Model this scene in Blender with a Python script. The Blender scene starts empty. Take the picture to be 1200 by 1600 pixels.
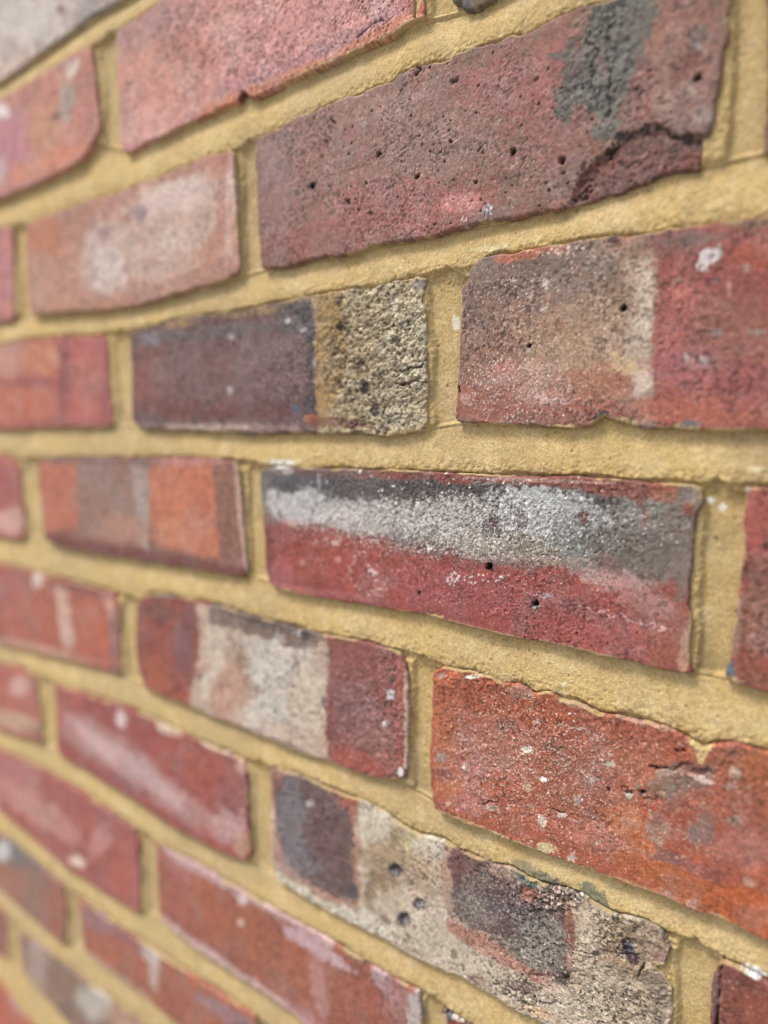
import bpy, math
import numpy as np
from mathutils import Matrix, Vector

# ------------------------------------------------------------------ camera, sky, sun, exposure
CAM_POS = (53.751, 51.68, 249.098)
CAM_RIGHT = [0.792592, -0.006853, -0.609714]
CAM_UP = [-0.068458, 0.992615, -0.100148]
CAM_BACK = [0.605897, 0.121117, 0.786269]
FOCAL = 1109.0
ROW_PITCH = 80.72
JOINT_X = 8.49
JOINT_Z = 10.26

MM = 0.001
scene = bpy.context.scene
cam_data = bpy.data.cameras.new("camera")
cam = bpy.data.objects.new("camera", cam_data)
scene.collection.objects.link(cam)
scene.camera = cam


def to_world(x, z, h=0.0):                     # wall millimetres (right, up, out of the wall) -> metres
    return Vector((x * MM, -h * MM, z * MM))


def dir_world(v):
    return Vector((v[0], -v[2], v[1]))


r_, u_, b_ = dir_world(CAM_RIGHT), dir_world(CAM_UP), dir_world(CAM_BACK)
m4 = Matrix((r_, u_, b_)).transposed().to_4x4()
m4.translation = to_world(CAM_POS[0], CAM_POS[1], CAM_POS[2])
cam.matrix_world = m4
cam_data.sensor_fit = 'VERTICAL'
cam_data.sensor_height = 36.0
cam_data.lens = 36.0 * FOCAL / 1600.0
cam_data.clip_start = 0.01
cam_data.clip_end = 200.0
cam_data.dof.use_dof = True
cam_data.dof.focus_distance = 0.278
APERTURE_MM = 8.4
cam_data.dof.aperture_fstop = cam_data.lens / APERTURE_MM

SUN_EL, SUN_AZ = math.radians(60), math.radians(-38)   # azimuth measured from straight out of the wall, towards the camera's right
world = bpy.data.worlds.new("World")
scene.world = world
world.use_nodes = True
wn = world.node_tree
bg = wn.nodes["Background"]
sky = wn.nodes.new("ShaderNodeTexSky")
sky.sky_type = 'NISHITA'
sky.sun_disc = False
sky.sun_elevation = SUN_EL
sky.sun_rotation = math.pi - SUN_AZ
sky.air_density = 1.0
sky.dust_density = 6.0
sky.ozone_density = 0.6
wn.links.new(sky.outputs[0], bg.inputs[0])
bg.inputs[1].default_value = 0.118
sun_data = bpy.data.lights.new("sun", 'SUN')
sun_data.energy = 2.0
sun_data.angle = math.radians(13)
sun_data.color = (1.0, 0.97, 0.92)
sun = bpy.data.objects.new("sun", sun_data)
scene.collection.objects.link(sun)
sd_ = Vector((math.sin(SUN_AZ) * math.cos(SUN_EL), -math.cos(SUN_AZ) * math.cos(SUN_EL), math.sin(SUN_EL)))
sun.rotation_euler = sd_.to_track_quat('Z', 'Y').to_euler()
sun.location = (0, -2, 3)
vs = scene.view_settings
vs.view_transform = 'Standard'
vs.look = 'None'
vs.gamma = 1.0
vs.use_curve_mapping = False
vs.exposure = 0.72
scene.cycles.use_denoising = True
scene.cycles.filter_width = 1.0
scene.cycles.max_bounces = 5
scene.cycles.diffuse_bounces = 4

# ------------------------------------------------------------------ numpy noise
_T = np.random.RandomState(5).rand(256, 256).astype(np.float32)


def vnoise(x, y, s, seed):
    a = 0.35 + seed * 0.77
    ca, sa = math.cos(a), math.sin(a)
    X = (x * ca - y * sa) / s + seed * 13.37
    Y = (x * sa + y * ca) / s + seed * 7.11
    fx, fy = np.floor(X), np.floor(Y)
    tx, ty = (X - fx).astype(np.float32), (Y - fy).astype(np.float32)
    ix, iy = fx.astype(np.int32) & 255, fy.astype(np.int32) & 255
    ix1, iy1 = (ix + 1) & 255, (iy + 1) & 255
    tx = tx * tx * (3 - 2 * tx)
    ty = ty * ty * (3 - 2 * ty)
    return (_T[iy, ix] * (1 - tx) + _T[iy, ix1] * tx) * (1 - ty) + (_T[iy1, ix] * (1 - tx) + _T[iy1, ix1] * tx) * ty


def fbm(x, y, s, seed, octaves=4, gain=0.55):
    t, a, w = 0.0, 1.0, 0.0
    for k in range(octaves):
        t = t + a * vnoise(x, y, s / (2.03 ** k), seed + k * 3)
        w += a
        a *= gain
    return np.clip(0.5 + (t / w - 0.5) * 1.7, 0, 1)


def smooth(t):
    t = np.clip(t, 0, 1)
    return t * t * (3 - 2 * t)


def lin(h):
    c = np.array(h, float)
    s_ = 0.84 - 0.15 * (c.max() - c.min()) / 140.0
    c = c * s_ + c.mean() * (1 - s_)
    c = (c + np.array((0.01, 0.015, -0.07)) * max(c[0] - c[2], 0)) / 255.0            # h: red, green, blue, 0 to 255, as a photograph shows the colour
    return (np.where(c <= 0.04045, c / 12.92, ((c + 0.055) / 1.055) ** 2.4) * ALB).astype(np.float32)


ALB = 0.80


def poly_sd(X, Z, pts):                        # signed distance to a polygon, positive inside
    d2 = np.full(X.shape, 1e9, np.float32)
    ins = np.zeros(X.shape, bool)
    n = len(pts)
    for i in range(n):
        x0, z0 = pts[i]
        x1, z1 = pts[(i + 1) % n]
        ex, ez = x1 - x0, z1 - z0
        L = ex * ex + ez * ez
        if L < 1e-9:
            continue
        t = np.clip(((X - x0) * ex + (Z - z0) * ez) / L, 0, 1)
        d2 = np.minimum(d2, (X - x0 - t * ex) ** 2 + (Z - z0 - t * ez) ** 2)
        if abs(ez) > 1e-9:
            ins ^= ((z0 > Z) != (z1 > Z)) & (X < ex * (Z - z0) / ez + x0)
    d = np.sqrt(d2)
    return np.where(ins, d, -d)


def line_d(X, Z, pts):
    d2 = np.full(X.shape, 1e9, np.float32)
    for (x0, z0), (x1, z1) in zip(pts[:-1], pts[1:]):
        ex, ez = x1 - x0, z1 - z0
        L = max(ex * ex + ez * ez, 1e-6)
        t = np.clip(((X - x0) * ex + (Z - z0) * ez) / L, 0, 1)
        d2 = np.minimum(d2, (X - x0 - t * ex) ** 2 + (Z - z0 - t * ez) ** 2)
    return np.sqrt(d2)


class Sheet:
    """a grid of points on the wall with a height and a colour each, that features are worked into"""

    def __init__(self, xs, zs, seed):
        self.xs, self.zs, self.seed = xs.astype(np.float32), zs.astype(np.float32), seed
        self.X, self.Z = np.meshgrid(self.xs, self.zs)
        self.H = np.zeros(self.X.shape, np.float32)
        self.C = np.zeros(self.X.shape + (3,), np.float32)
        self.A = np.ones(self.X.shape, np.float32)
        self.cell = float(np.median(np.diff(self.zs)))
        self.rng = np.random.RandomState(seed)
        self.cache = {}
        self.k = 0

    def noise(self, s):
        key = round(max(s, 0.4), 1)
        if key not in self.cache:
            self.cache[key] = fbm(self.X, self.Z, key, self.seed % 50 + 1, 3)
        self.k += 1
        return np.roll(self.cache[key], (self.k * 37 % 211, self.k * 53 % 307), (0, 1))

    def win(self, x0, x1, z0, z1):
        i0, i1 = np.searchsorted(self.xs, (x0, x1))
        j0, j1 = np.searchsorted(self.zs, (z0, z1))
        if i1 - i0 < 1 or j1 - j0 < 1:
            return None
        return (slice(j0, j1), slice(i0, i1))

    def mix(self, w, m, col):
        m = m[..., None]
        self.C[w] = self.C[w] * (1 - m) + col * m

    def grainy(self, w, m, g, gs):
        if g <= 0:
            return m
        n = self.noise(gs)[w]
        return np.clip((m * (1 + g) - g * n) * (1 + 0.25 * g), 0, 1) * smooth(m * 3)

    def dither(self, w, m, size):                # the edge of a stain breaks up into the grain of the clay
        if size < 1.6:
            return m
        n = self.noise(1.1)[w] * 0.6 + self.noise(0.5)[w] * 0.4
        return 0.35 * m + 0.65 * smooth((m - n) * 1.8 + 0.5)

    def ell(self, v, grow=1.0):
        cx, cz, ux, uz, vx, vz = v
        ex = (abs(ux) + abs(vx)) * grow
        ez = (abs(uz) + abs(vz)) * grow
        w = self.win(cx - ex, cx + ex, cz - ez, cz + ez)
        if w is None:
            return None, None
        det = ux * vz - uz * vx
        dx, dz = self.X[w] - cx, self.Z[w] - cz
        a = (dx * vz - dz * vx) / det
        b = (ux * dz - uz * dx) / det
        return w, np.sqrt(a * a + b * b)

    def feature(self, f):
        k = f[0]
        if k == 'b':
            _, v, col, alpha, soft, g, gs = f
            w, r = self.ell(v, 1.6)
            if w is None:
                return
            size = math.sqrt(abs(v[2] * v[5] - v[3] * v[4]))
            n = self.noise(max(size * 0.5, 0.6))[w]
            if size < 1.8:
                r = r + (self.noise(0.6)[w] - 0.5) * 1.1
            r = r + (n - 0.5) * 0.5 + (self.noise(max(size * 0.17, 0.5))[w] - 0.5) * 0.35
            soft = soft * (1.0 if size < 2 else (1.5 if size < 4 else 2.1))
            m = smooth((1 + soft * 0.5 - r) / max(soft, 0.15))
            self.mix(w, alpha * self.dither(w, self.grainy(w, m, g, gs), size), lin(col))
        elif k == 'p' or k == 'h':
            pts = f[1]
            if k == 'p':
                _, pts, col, alpha, soft, warp, g, gs = f
            else:
                _, pts, depth, soft, warp = f
            xs, zs = [q[0] for q in pts], [q[1] for q in pts]
            pad = soft + warp + 1
            w = self.win(min(xs) - pad, max(xs) + pad, min(zs) - pad, max(zs) + pad)
            if w is None:
                return
            d = poly_sd(self.X[w], self.Z[w], pts) + (self.noise(5)[w] - 0.5) * warp * 1.4 + (self.noise(1.4)[w] - 0.5) * warp * 0.5
            m = smooth(d / (2 * soft) + 0.5)
            if k == 'p':
                self.mix(w, alpha * self.dither(w, self.grainy(w, m, g, gs), 5), lin(col))
            else:
                self.H[w] += depth * m * (0.9 + 0.2 * self.noise(3)[w])
        elif k == 'l':
            _, pts, wd, col, alpha, depth, warp = f
            xs, zs = [q[0] for q in pts], [q[1] for q in pts]
            pad = wd * 2 + warp + 1
            w = self.win(min(xs) - pad, max(xs) + pad, min(zs) - pad, max(zs) + pad)
            if w is None:
                return
            X = self.X[w] + (self.noise(3)[w] - 0.5) * warp * 2.2
            Z = self.Z[w] + (self.noise(2.2)[w] - 0.5) * warp * 2.2
            wd = max(wd * (1.0), self.cell * 0.9)
            m = smooth(1.3 - line_d(X, Z, pts) / (wd * (0.45 + 0.8 * self.noise(4)[w])))
            if depth > 0:                        # pale marks are broken up by the grain
                m = m * smooth(self.noise(1.2)[w] * 2.4 - 0.5)
            self.mix(w, alpha * m, lin(col))
            self.H[w] += depth * m
        elif k == 's':
            _, v, n, r0, r1, col, alpha, depth, el = f
            c = lin(col)
            for _i in range(n):
                a = self.rng.uniform(0, 2 * math.pi)
                big = 1.35 if r1 < 0.7 else 1.0
                q = math.sqrt(self.rng.uniform()) * (1 if n < 40 else self.rng.uniform(0.75, 1.15))
                cx = v[0] + q * (math.cos(a) * v[2] + math.sin(a) * v[4])
                cz = v[1] + q * (math.cos(a) * v[3] + math.sin(a) * v[5])
                r = (r0 + (r1 - r0) * self.rng.uniform() ** 2.2) * big
                an = self.rng.uniform(0, math.pi)
                e = math.sqrt(1 + (el - 1) * self.rng.uniform())
                al = alpha * self.rng.uniform(0.6, 1.35)
                ra, rb = r * e, r / e
                if rb < self.cell * 0.55:
                    al *= max(0.5, rb / (self.cell * 0.55))
                    rb = self.cell * 0.55
                ra = max(ra, self.cell * 0.6)
                R = ra * 1.5
                w = self.win(cx - R, cx + R, cz - R, cz + R)
                if w is None:
                    continue
                dx, dz = self.X[w] - cx, self.Z[w] - cz
                ca, sa = math.cos(an), math.sin(an)
                p_, q_ = dx * ca + dz * sa, -dx * sa + dz * ca
                if r > 0.6:
                    g_ = 0.45 + 1.2 * self.noise(0.9)[w]
                    p_, q_ = p_ * g_, q_ * (2.0 - g_ * 0.8)
                m = np.clip(1.6 - 1.3 * np.sqrt((p_ / ra) ** 2 + (q_ / rb) ** 2), 0, 1)
                self.mix(w, np.clip(al, 0, 1) * m, c)
                self.H[w] += depth * m
        elif k == 'r':
            _, v, amp, s = f
            w, r = self.ell(v, 1.3)
            if w is None:
                return
            m = smooth((1.2 - r) / 0.4)
            self.H[w] += m * amp * ((self.noise(s)[w] - 0.5) * 1.3 + (self.noise(s * 0.3)[w] - 0.5) * 0.5)
        elif k == 'q':
            _, v, depth = f
            w, r = self.ell(v, 1.3)
            if w is None:
                return
            self.H[w] += depth * smooth(1.15 - r)

    def build(self, name, keep, mat, parent):
        nz, nx = self.X.shape
        kp = keep[:-1, :-1] | keep[1:, :-1] | keep[:-1, 1:] | keep[1:, 1:]
        j, i = np.nonzero(kp)
        a = j * nx + i
        quads = np.stack([a, a + 1, a + nx + 1, a + nx], 1)
        used = np.zeros(nz * nx, bool)
        used[quads.ravel()] = True
        remap = np.cumsum(used) - 1
        quads = remap[quads]
        co = np.stack([self.X.ravel()[used] * MM, -self.H.ravel()[used] * MM, self.Z.ravel()[used] * MM], 1).astype(np.float32)
        col = np.concatenate([self.C.reshape(-1, 3)[used], self.A.ravel()[used][:, None]], 1).astype(np.float32)
        return new_mesh(name, co, quads.astype(np.int32), col, mat, parent)


def new_mesh(name, co, quads, col, mat, parent, smooth_shade=True):
    me = bpy.data.meshes.new(name)
    me.vertices.add(len(co))
    me.vertices.foreach_set("co", co.ravel())
    me.loops.add(quads.size)
    me.loops.foreach_set("vertex_index", quads.ravel())
    me.polygons.add(len(quads))
    me.polygons.foreach_set("loop_start", np.arange(0, quads.size, 4, dtype=np.int32))
    me.polygons.foreach_set("use_smooth", np.full(len(quads), smooth_shade))
    if col is not None:
        at = me.color_attributes.new("Col", 'FLOAT_COLOR', 'POINT')
        at.data.foreach_set("color", col.ravel())
    me.update(calc_edges=True)
    me.validate()
    me.materials.append(mat)
    ob = bpy.data.objects.new(name, me)
    scene.collection.objects.link(ob)
    ob.parent = parent
    return ob


# ------------------------------------------------------------------ materials
def surface_material(name, grain_mm, grain_amt, bump_list, rough, spec, speck=None):
    m = bpy.data.materials.new(name)
    m.use_nodes = True
    nt = m.node_tree
    N, L = nt.nodes, nt.links
    bsdf = N["Principled BSDF"]
    bsdf.inputs["Specular IOR Level"].default_value = spec
    tc = N.new("ShaderNodeTexCoord")
    at = N.new("ShaderNodeAttribute")
    at.attribute_name = "Col"
    cur = at.outputs["Color"]

    def noise(scale_mm, detail=3, rough_=0.6):
        n = N.new("ShaderNodeTexNoise")
        n.inputs["Scale"].default_value = 1.0 / (scale_mm * MM)
        n.inputs["Detail"].default_value = detail
        n.inputs["Roughness"].default_value = rough_
        L.new(tc.outputs["Object"], n.inputs["Vector"])
        return n

    def remap(sock, a, b, c, d):
        r = N.new("ShaderNodeMapRange")
        for k, v in zip(("From Min", "From Max", "To Min", "To Max"), (a, b, c, d)):
            r.inputs[k].default_value = v
        L.new(sock, r.inputs["Value"])
        return r.outputs[0]

    for s, amt in zip(grain_mm, grain_amt):
        n = noise(s)
        f = remap(n.outputs["Fac"], 0.25, 0.75, 1 - amt, 1 + amt)
        v = N.new("ShaderNodeVectorMath")
        v.operation = 'SCALE'
        L.new(cur, v.inputs[0])
        L.new(f, v.inputs["Scale"])
        cur = v.outputs[0]
    if speck:
        for s_mm, thr, col, amt in speck:
            vo = N.new("ShaderNodeTexVoronoi")
            vo.inputs["Scale"].default_value = 1.0 / (s_mm * MM)
            L.new(tc.outputs["Object"], vo.inputs["Vector"])
            sep = N.new("ShaderNodeSeparateColor")
            L.new(vo.outputs["Color"], sep.inputs[0])
            pick = remap(sep.outputs[0], thr, thr + 0.02, 0, 1)
            near = remap(vo.outputs["Distance"], 0.25, 0.5, 1, 0)
            mu = N.new("ShaderNodeMath")
            mu.operation = 'MULTIPLY'
            L.new(pick, mu.inputs[0])
            L.new(near, mu.inputs[1])
            mu2 = N.new("ShaderNodeMath")
            mu2.operation = 'MULTIPLY'
            L.new(mu.outputs[0], mu2.inputs[0])
            mu3 = N.new("ShaderNodeMath")
            mu3.operation = 'MULTIPLY'
            mu3.inputs[1].default_value = amt
            L.new(at.outputs["Alpha"], mu3.inputs[0])
            L.new(mu3.outputs[0], mu2.inputs[1])
            mx = N.new("ShaderNodeMix")
            mx.data_type = 'RGBA'
            L.new(mu2.outputs[0], mx.inputs[0])
            L.new(cur, mx.inputs[6])
            mx.inputs[7].default_value = (*[float(t) for t in lin(col)], 1)
            cur = mx.outputs[2]
    L.new(cur, bsdf.inputs["Base Color"])
    nr = noise(1.5, 2)
    L.new(remap(nr.outputs["Fac"], 0.3, 0.7, rough - 0.12, min(1.0, rough + 0.08)), bsdf.inputs["Roughness"])
    prev = None
    for s_mm, dist_mm, strength in bump_list:
        n = noise(s_mm, 3, 0.65)
        b = N.new("ShaderNodeBump")
        b.inputs["Strength"].default_value = strength
        b.inputs["Distance"].default_value = dist_mm * MM
        L.new(n.outputs["Fac"], b.inputs["Height"])
        if prev:
            L.new(prev, b.inputs["Normal"])
        prev = b.outputs["Normal"]
    L.new(prev, bsdf.inputs["Normal"])
    return m


MAT_BRICK = surface_material("fired_clay", (0.4, 0.9, 2.5), (0.30, 0.20, 0.08), ((0.9, 0.2, 0.35), (0.35, 0.16, 0.6)), 0.82, 0.35,
                             ((0.42, 0.86, (239, 226, 216), 0.5), (0.6, 0.9, (60, 44, 44), 0.5)))
MAT_MORTAR = surface_material("sand_mortar", (0.35, 0.8, 9.0), (0.24, 0.08, 0.05), ((0.6, 0.4, 0.9), (0.25, 0.16, 0.9)), 0.92, 0.2,
                              ((0.35, 0.93, (93, 68, 36), 0.45), (0.35, 0.9, (243, 222, 176), 0.35)))

BRICKS = [
 ('a', 'pale grey weathered brick at the top left corner', 1, [(-464.75, 284.48),(-412.14, 286.13),(-366.1, 287.57),(-345.15, 288.39),(-319.37, 286.76),(-283.99, 286.48),(-233.5, 292.8),(-233.5, 353.0),(-509.0, 353.0),(-509.0, 292.8)],
  (186, 170, 162),((158, 140, 135), 9, 0.55), {'face': 0.6, 'rough': 0.25, 'edge': 0.8, 'R': 2.0, 'fleck': 0.1, 'lod': 1.0}, [
   ('b',[-450.72,286.16,33.0,0.76,8.96,-9.08],(205,165,150),0.6,0.6,0.2,4),
   ('b',[-425.26,311.51,47.6,-15.56,-2.04,-14.56],(196,190,186),0.6,0.6,0.2,5),
   ('b',[-381.93,302.73,5.04,-1.68,-0.28,-2.4],(130,95,100),0.8,0.5,0,2),
   ('b',[-344.78,292.02,23.0,-0.96,4.72,-6.32],(140,130,130),0.6,0.6,0.3,4),
   ('b',[-411.37,291.94,7.0,-2.16,-0.36,-2.52],(150,130,130),0.6,0.5,0,2),
  ]),
 ('b1', 'pink and orange brick with a chipped lower right corner', 2, [(-522.58, 208.08),(-476.19, 211.06),(-439.36, 210.62),(-402.42, 210.72),(-382.15, 211.05),(-364.9, 213.27),(-345.49, 224.68),(-346.6, 247.58),(-350.14, 273.08),(-382.44, 273.19),(-413.89, 272.94),(-466.53, 273.1),(-510.92, 274.49),(-554.0, 272.3),(-554.0, 212.1)],
  (196, 120, 108),((176, 118, 112), 10, 0.5), {'face': 1.8, 'rough': 0.25, 'edge': 0.8, 'R': 2.0, 'fleck': 0.1, 'lod': 1.0}, [
   ('b',[-457.75,239.21,33.52,-7.64,-3.56,-24.04],(194,120,134),0.9,0.5,0.1,5),
   ('b',[-463.07,265.21,12.52,-3.2,-0.72,-4.72],(215,205,205),0.9,0.5,0.1,3),
   ('b',[-406.09,239.03,23.24,-5.64,-1.68,-13.12],(200,135,105),0.8,0.6,0.2,5),
   ('b',[-379.25,249.18,8.52,-2.88,-4.28,-9.84],(165,150,142),0.85,0.5,0.2,4),
   ('b',[-370.8,265.07,5.2,-2.48,-4.44,-4.16],(206,200,190),0.8,0.6,0.2,3),
   ('b',[-392.06,243.93,5.28,-1.36,-0.32,-2.92],(130,85,90),0.8,0.5,0,2),
   ('b',[-420.88,220.11,45.84,-1.04,3.64,-5.92],(215,125,100),0.85,0.5,0.2,4),
   ('b',[-382.57,272.13,13.88,-1.6,2.52,-4.84],(165,130,130),0.5,0.6,0.2,4),
   ('b',[-356.73,243.22,5.44,-1.44,-2.2,-20.92],(180,110,110),0.5,0.6,0.2,4),
   ('b',[-473.55,228.02,11.12,-2.32,-1.28,-8.24],(200,180,176),0.7,0.6,0.1,4),
   ('b',[-444.91,246.42,5.0,-1.68,-12.96,-18.76],(165,100,125),0.5,0.6,0,4),
  ]),
 ('b2', 'large pink brick with an orange streaked lower edge along the top of the picture', 2, [(-325.19, 271.43),(-322.57, 272.26),(-296.39, 273.5),(-283.8, 273.99),(-243.14, 272.98),(-121.0, 272.3),(-121.0, 212.1),(-114.94, 223.92),(-116.75, 217.6),(-116.14, 214.6),(-116.45, 210.96),(-121.07, 211.29),(-125.78, 211.15),(-130.6, 209.8),(-136.5, 209.71),(-143.24, 209.58),(-150.17, 209.45),(-157.31, 209.06),(-164.65, 208.91),(-172.21, 208.5),(-180.01, 208.07),(-188.03, 208.18),(-196.29, 208.28),(-204.84, 207.83),(-213.65, 207.65),(-218.09, 209.42),(-221.15, 212.28),(-223.51, 211.18),(-225.93, 209.19),(-245.24, 209.15),(-269.18, 208.35),(-299.88, 207.59),(-317.71, 206.61),(-324.6, 207.83),(-326.12, 212.35),(-326.31, 245.42)],
  (202, 138, 132),((188, 116, 116), 5, 0.6), {'face': 0.9, 'rough': 0.35, 'edge': 1.0, 'R': 2.0, 'fleck': 0.12, 'lod': 1.0}, [
   ('b',[-294.25,263.87,30.72,-9.84,-1.24,-15.6],(170,125,125),0.75,0.6,0.4,5),
   ('b',[-293.26,239.44,26.8,-2.16,10.24,-21.16],(206,135,122),0.7,0.6,0.4,5),
   ('b',[-265.24,243.84,20.6,-6.24,-0.6,-9.04],(188,112,100),0.5,0.6,0.5,4),
   ('b',[-304.0,215.93,22.4,-0.96,4.6,-9.28],(212,150,146),0.8,0.6,0.2,4),
   ('b',[-247.91,232.58,4.92,-1.44,-0.24,-4.12],(160,80,85),0.4,0.6,0.2,3),
   ('b',[-187.49,225.66,44.0,-1.88,8.52,-17.6],(202,134,136),0.8,0.5,0.4,3),
   ('p',[(-246.13,220.01),(-204.49,217.03),(-164.45,218.46),(-123.55,218.03),(-123.56,212.82),(-157.24,213.13),(-196.19,211.31),(-241.41,215.71)],(168,112,126),0.55,3,2,0.4,3),
   ('p',[(-267.75,205.46),(-246.55,212.54),(-196.15,212.4),(-160.89,212.19),(-136.47,214.11),(-116.14,215.99),(-114.32,208.86),(-136.51,208.73),(-164.66,208.13),(-213.7,206.52),(-262.49,204.19)],(206,118,92),0.9,1.6,2,0.5,3),
   ('p',[(-196.25,209.66),(-164.62,210.2),(-136.49,210.94),(-116.14,212.26),(-114.93,209.06),(-136.51,208.73),(-164.66,208.13),(-196.34,206.9)],(190,150,100),0.6,0.8,1.2,0.8,1.2),
   ('b',[-222.18,209.94,3.2,-0.84,-0.16,-3.44],(110,50,45),0.95,0.4,0,2),
   ('s',[-179.59,223.19,67.92,-21.24,-0.52,-18.48],170,0.25,0.7,(140,75,85),0.7,-0.5,1.8),
   ('s',[-179.59,223.19,67.92,-21.24,-0.6,-21.12],500,0.2,0.5,(222,160,160),0.5,0.1,1.6),
   ('l',[(-150.11,213.97),(-141.46,216.7),(-136.45,216.54)],0.5,(120,70,80),0.7,-0.5,0.5),
   ('l',[(-191.61,224.23),(-199.56,234.94),(-193.1,240.97)],0.35,(140,75,90),0.6,-0.3,0.8),
   ('b',[-301.09,273.46,6.6,-0.84,0.88,-1.8],(220,100,70),0.8,0.5,0.3,2),
   ('b',[-120.44,216.04,5.56,-1.88,0.0,-2.84],(185,60,45),0.5,0.5,0.5,2),
   ('r',[-191.52,226.93,97.16,-30.4,-1.04,-32.4],0.3,3),
  ]),
 ('b3', 'dark grey brick only just showing at the top edge', 2, [(-100.26, 211.07),(-99.11, 208.43),(-95.45, 207.2),(-91.86, 206.67),(-86.99, 207.44),(-78.11, 209.12),(104.0, 212.1),(104.0, 272.3),(-104.0, 272.3),(-104.0, 212.1)],
  (90, 80, 72),((130, 110, 80), 3, 0.6), {'face': 0, 'rough': 0.25, 'edge': 0.8, 'R': 2.0, 'fleck': 0.1, 'lod': 1.5}, [
   ('b',[-98.27,209.5,2.8,-0.96,0.0,-1.36],(60,70,75),0.8,0.5,0.2,2),
  ]),
 ('c0', 'pink brick just showing at the left edge under the chipped brick', 3, [(-553.64, 128.24),(-489.16, 127.74),(-471.5, 127.91),(-465.36, 130.87),(-460.54, 170.26),(-460.45, 189.88),(-479.2, 191.73),(-541.59, 194.2),(-666.5, 191.5),(-666.5, 131.3)],
  (190, 110, 112),((170, 95, 105), 8, 0.5), {'face': 0.4, 'rough': 0.25, 'edge': 0.8, 'R': 2.0, 'fleck': 0.1, 'lod': 1.0}, [
   ('b',[-477.81,137.43,19.08,-2.0,-0.8,-5.28],(200,130,115),0.6,0.6,0.2,4),
   ('b',[-474.45,172.27,13.16,-1.88,-1.96,-12.8],(200,125,128),0.6,0.6,0.2,4),
  ]),
 ('c1', 'pinkish brick with a cloudy white bloom over its middle', 3, [(-436.53, 186.68),(-425.18, 187.61),(-392.55, 187.81),(-355.5, 187.4),(-322.03, 186.34),(-291.44, 187.02),(-263.52, 187.96),(-257.16, 188.47),(-240.42, 188.16),(-232.18, 187.51),(-229.41, 185.68),(-228.38, 167.33),(-227.49, 145.77),(-227.23, 130.88),(-230.24, 128.17),(-238.7, 126.09),(-256.72, 125.07),(-284.44, 123.6),(-311.64, 122.02),(-334.34, 121.83),(-354.94, 122.8),(-391.96, 125.73),(-433.1, 127.73),(-441.7, 129.42),(-441.47, 150.65),(-439.81, 175.61)],
  (186, 128, 112),((172, 118, 108), 8, 0.6), {'face': 1.9, 'rough': 0.25, 'edge': 0.8, 'R': 2.0, 'fleck': 0.1, 'lod': 1.0}, [
   ('b',[-414.14,175.66,21.68,0.36,6.44,-11.64],(195,112,82),0.85,0.6,0.3,5),
   ('b',[-420.17,148.01,16.52,-2.08,-2.08,-16.28],(190,138,120),0.6,0.6,0.3,5),
   ('b',[-359.53,148.07,28.04,-3.8,-1.92,-18.76],(192,135,120),0.6,0.6,0.4,5),
   ('b',[-344.6,157.16,20.24,-8.28,-17.6,-15.88],(200,180,172),0.55,0.6,0.4,5),
   ('b',[-270.34,165.76,43.52,0.6,9.08,-20.88],(196,168,158),0.75,0.6,0.5,4),
   ('b',[-278.11,173.76,26.08,0.64,4.2,-8.52],(208,184,178),0.7,0.6,0.5,3),
   ('b',[-342.44,143.91,17.44,-2.28,-1.32,-13.92],(208,196,190),0.6,0.9,0.5,3),
   ('b',[-294.5,146.21,34.72,-5.04,-1.04,-13.64],(195,168,158),0.6,0.6,0.5,4),
   ('b',[-309.49,171.09,7.28,-1.28,-0.36,-4.12],(130,110,120),0.7,0.6,0.1,3),
   ('b',[-347.1,166.77,6.08,-1.0,-0.36,-3.64],(140,110,115),0.7,0.6,0.1,3),
   ('b',[-263.61,186.39,29.68,0.08,2.24,-4.68],(172,110,95),0.7,0.6,0.4,4),
   ('b',[-239.42,160.18,2.92,-0.6,-2.36,-21.4],(175,95,85),0.6,0.6,0.3,3),
   ('b',[-233.74,156.07,2.88,-0.56,-2.56,-24.32],(200,160,150),0.6,0.6,0.3,3),
   ('b',[-376.24,128.88,58.36,-6.2,-0.4,-3.88],(190,128,100),0.6,0.6,0.4,4),
   ('b',[-256.47,129.3,30.76,-0.52,0.88,-3.96],(160,118,108),0.6,0.6,0.4,3),
   ('s',[-311.42,162.71,89.08,-14.72,-2.88,-34.64],90,0.3,0.9,(150,110,115),0.5,-0.1,1.5),
   ('s',[-311.42,162.71,89.08,-14.72,-2.88,-34.64],120,0.3,0.8,(225,215,210),0.5,0,1.5),
  ]),
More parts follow.
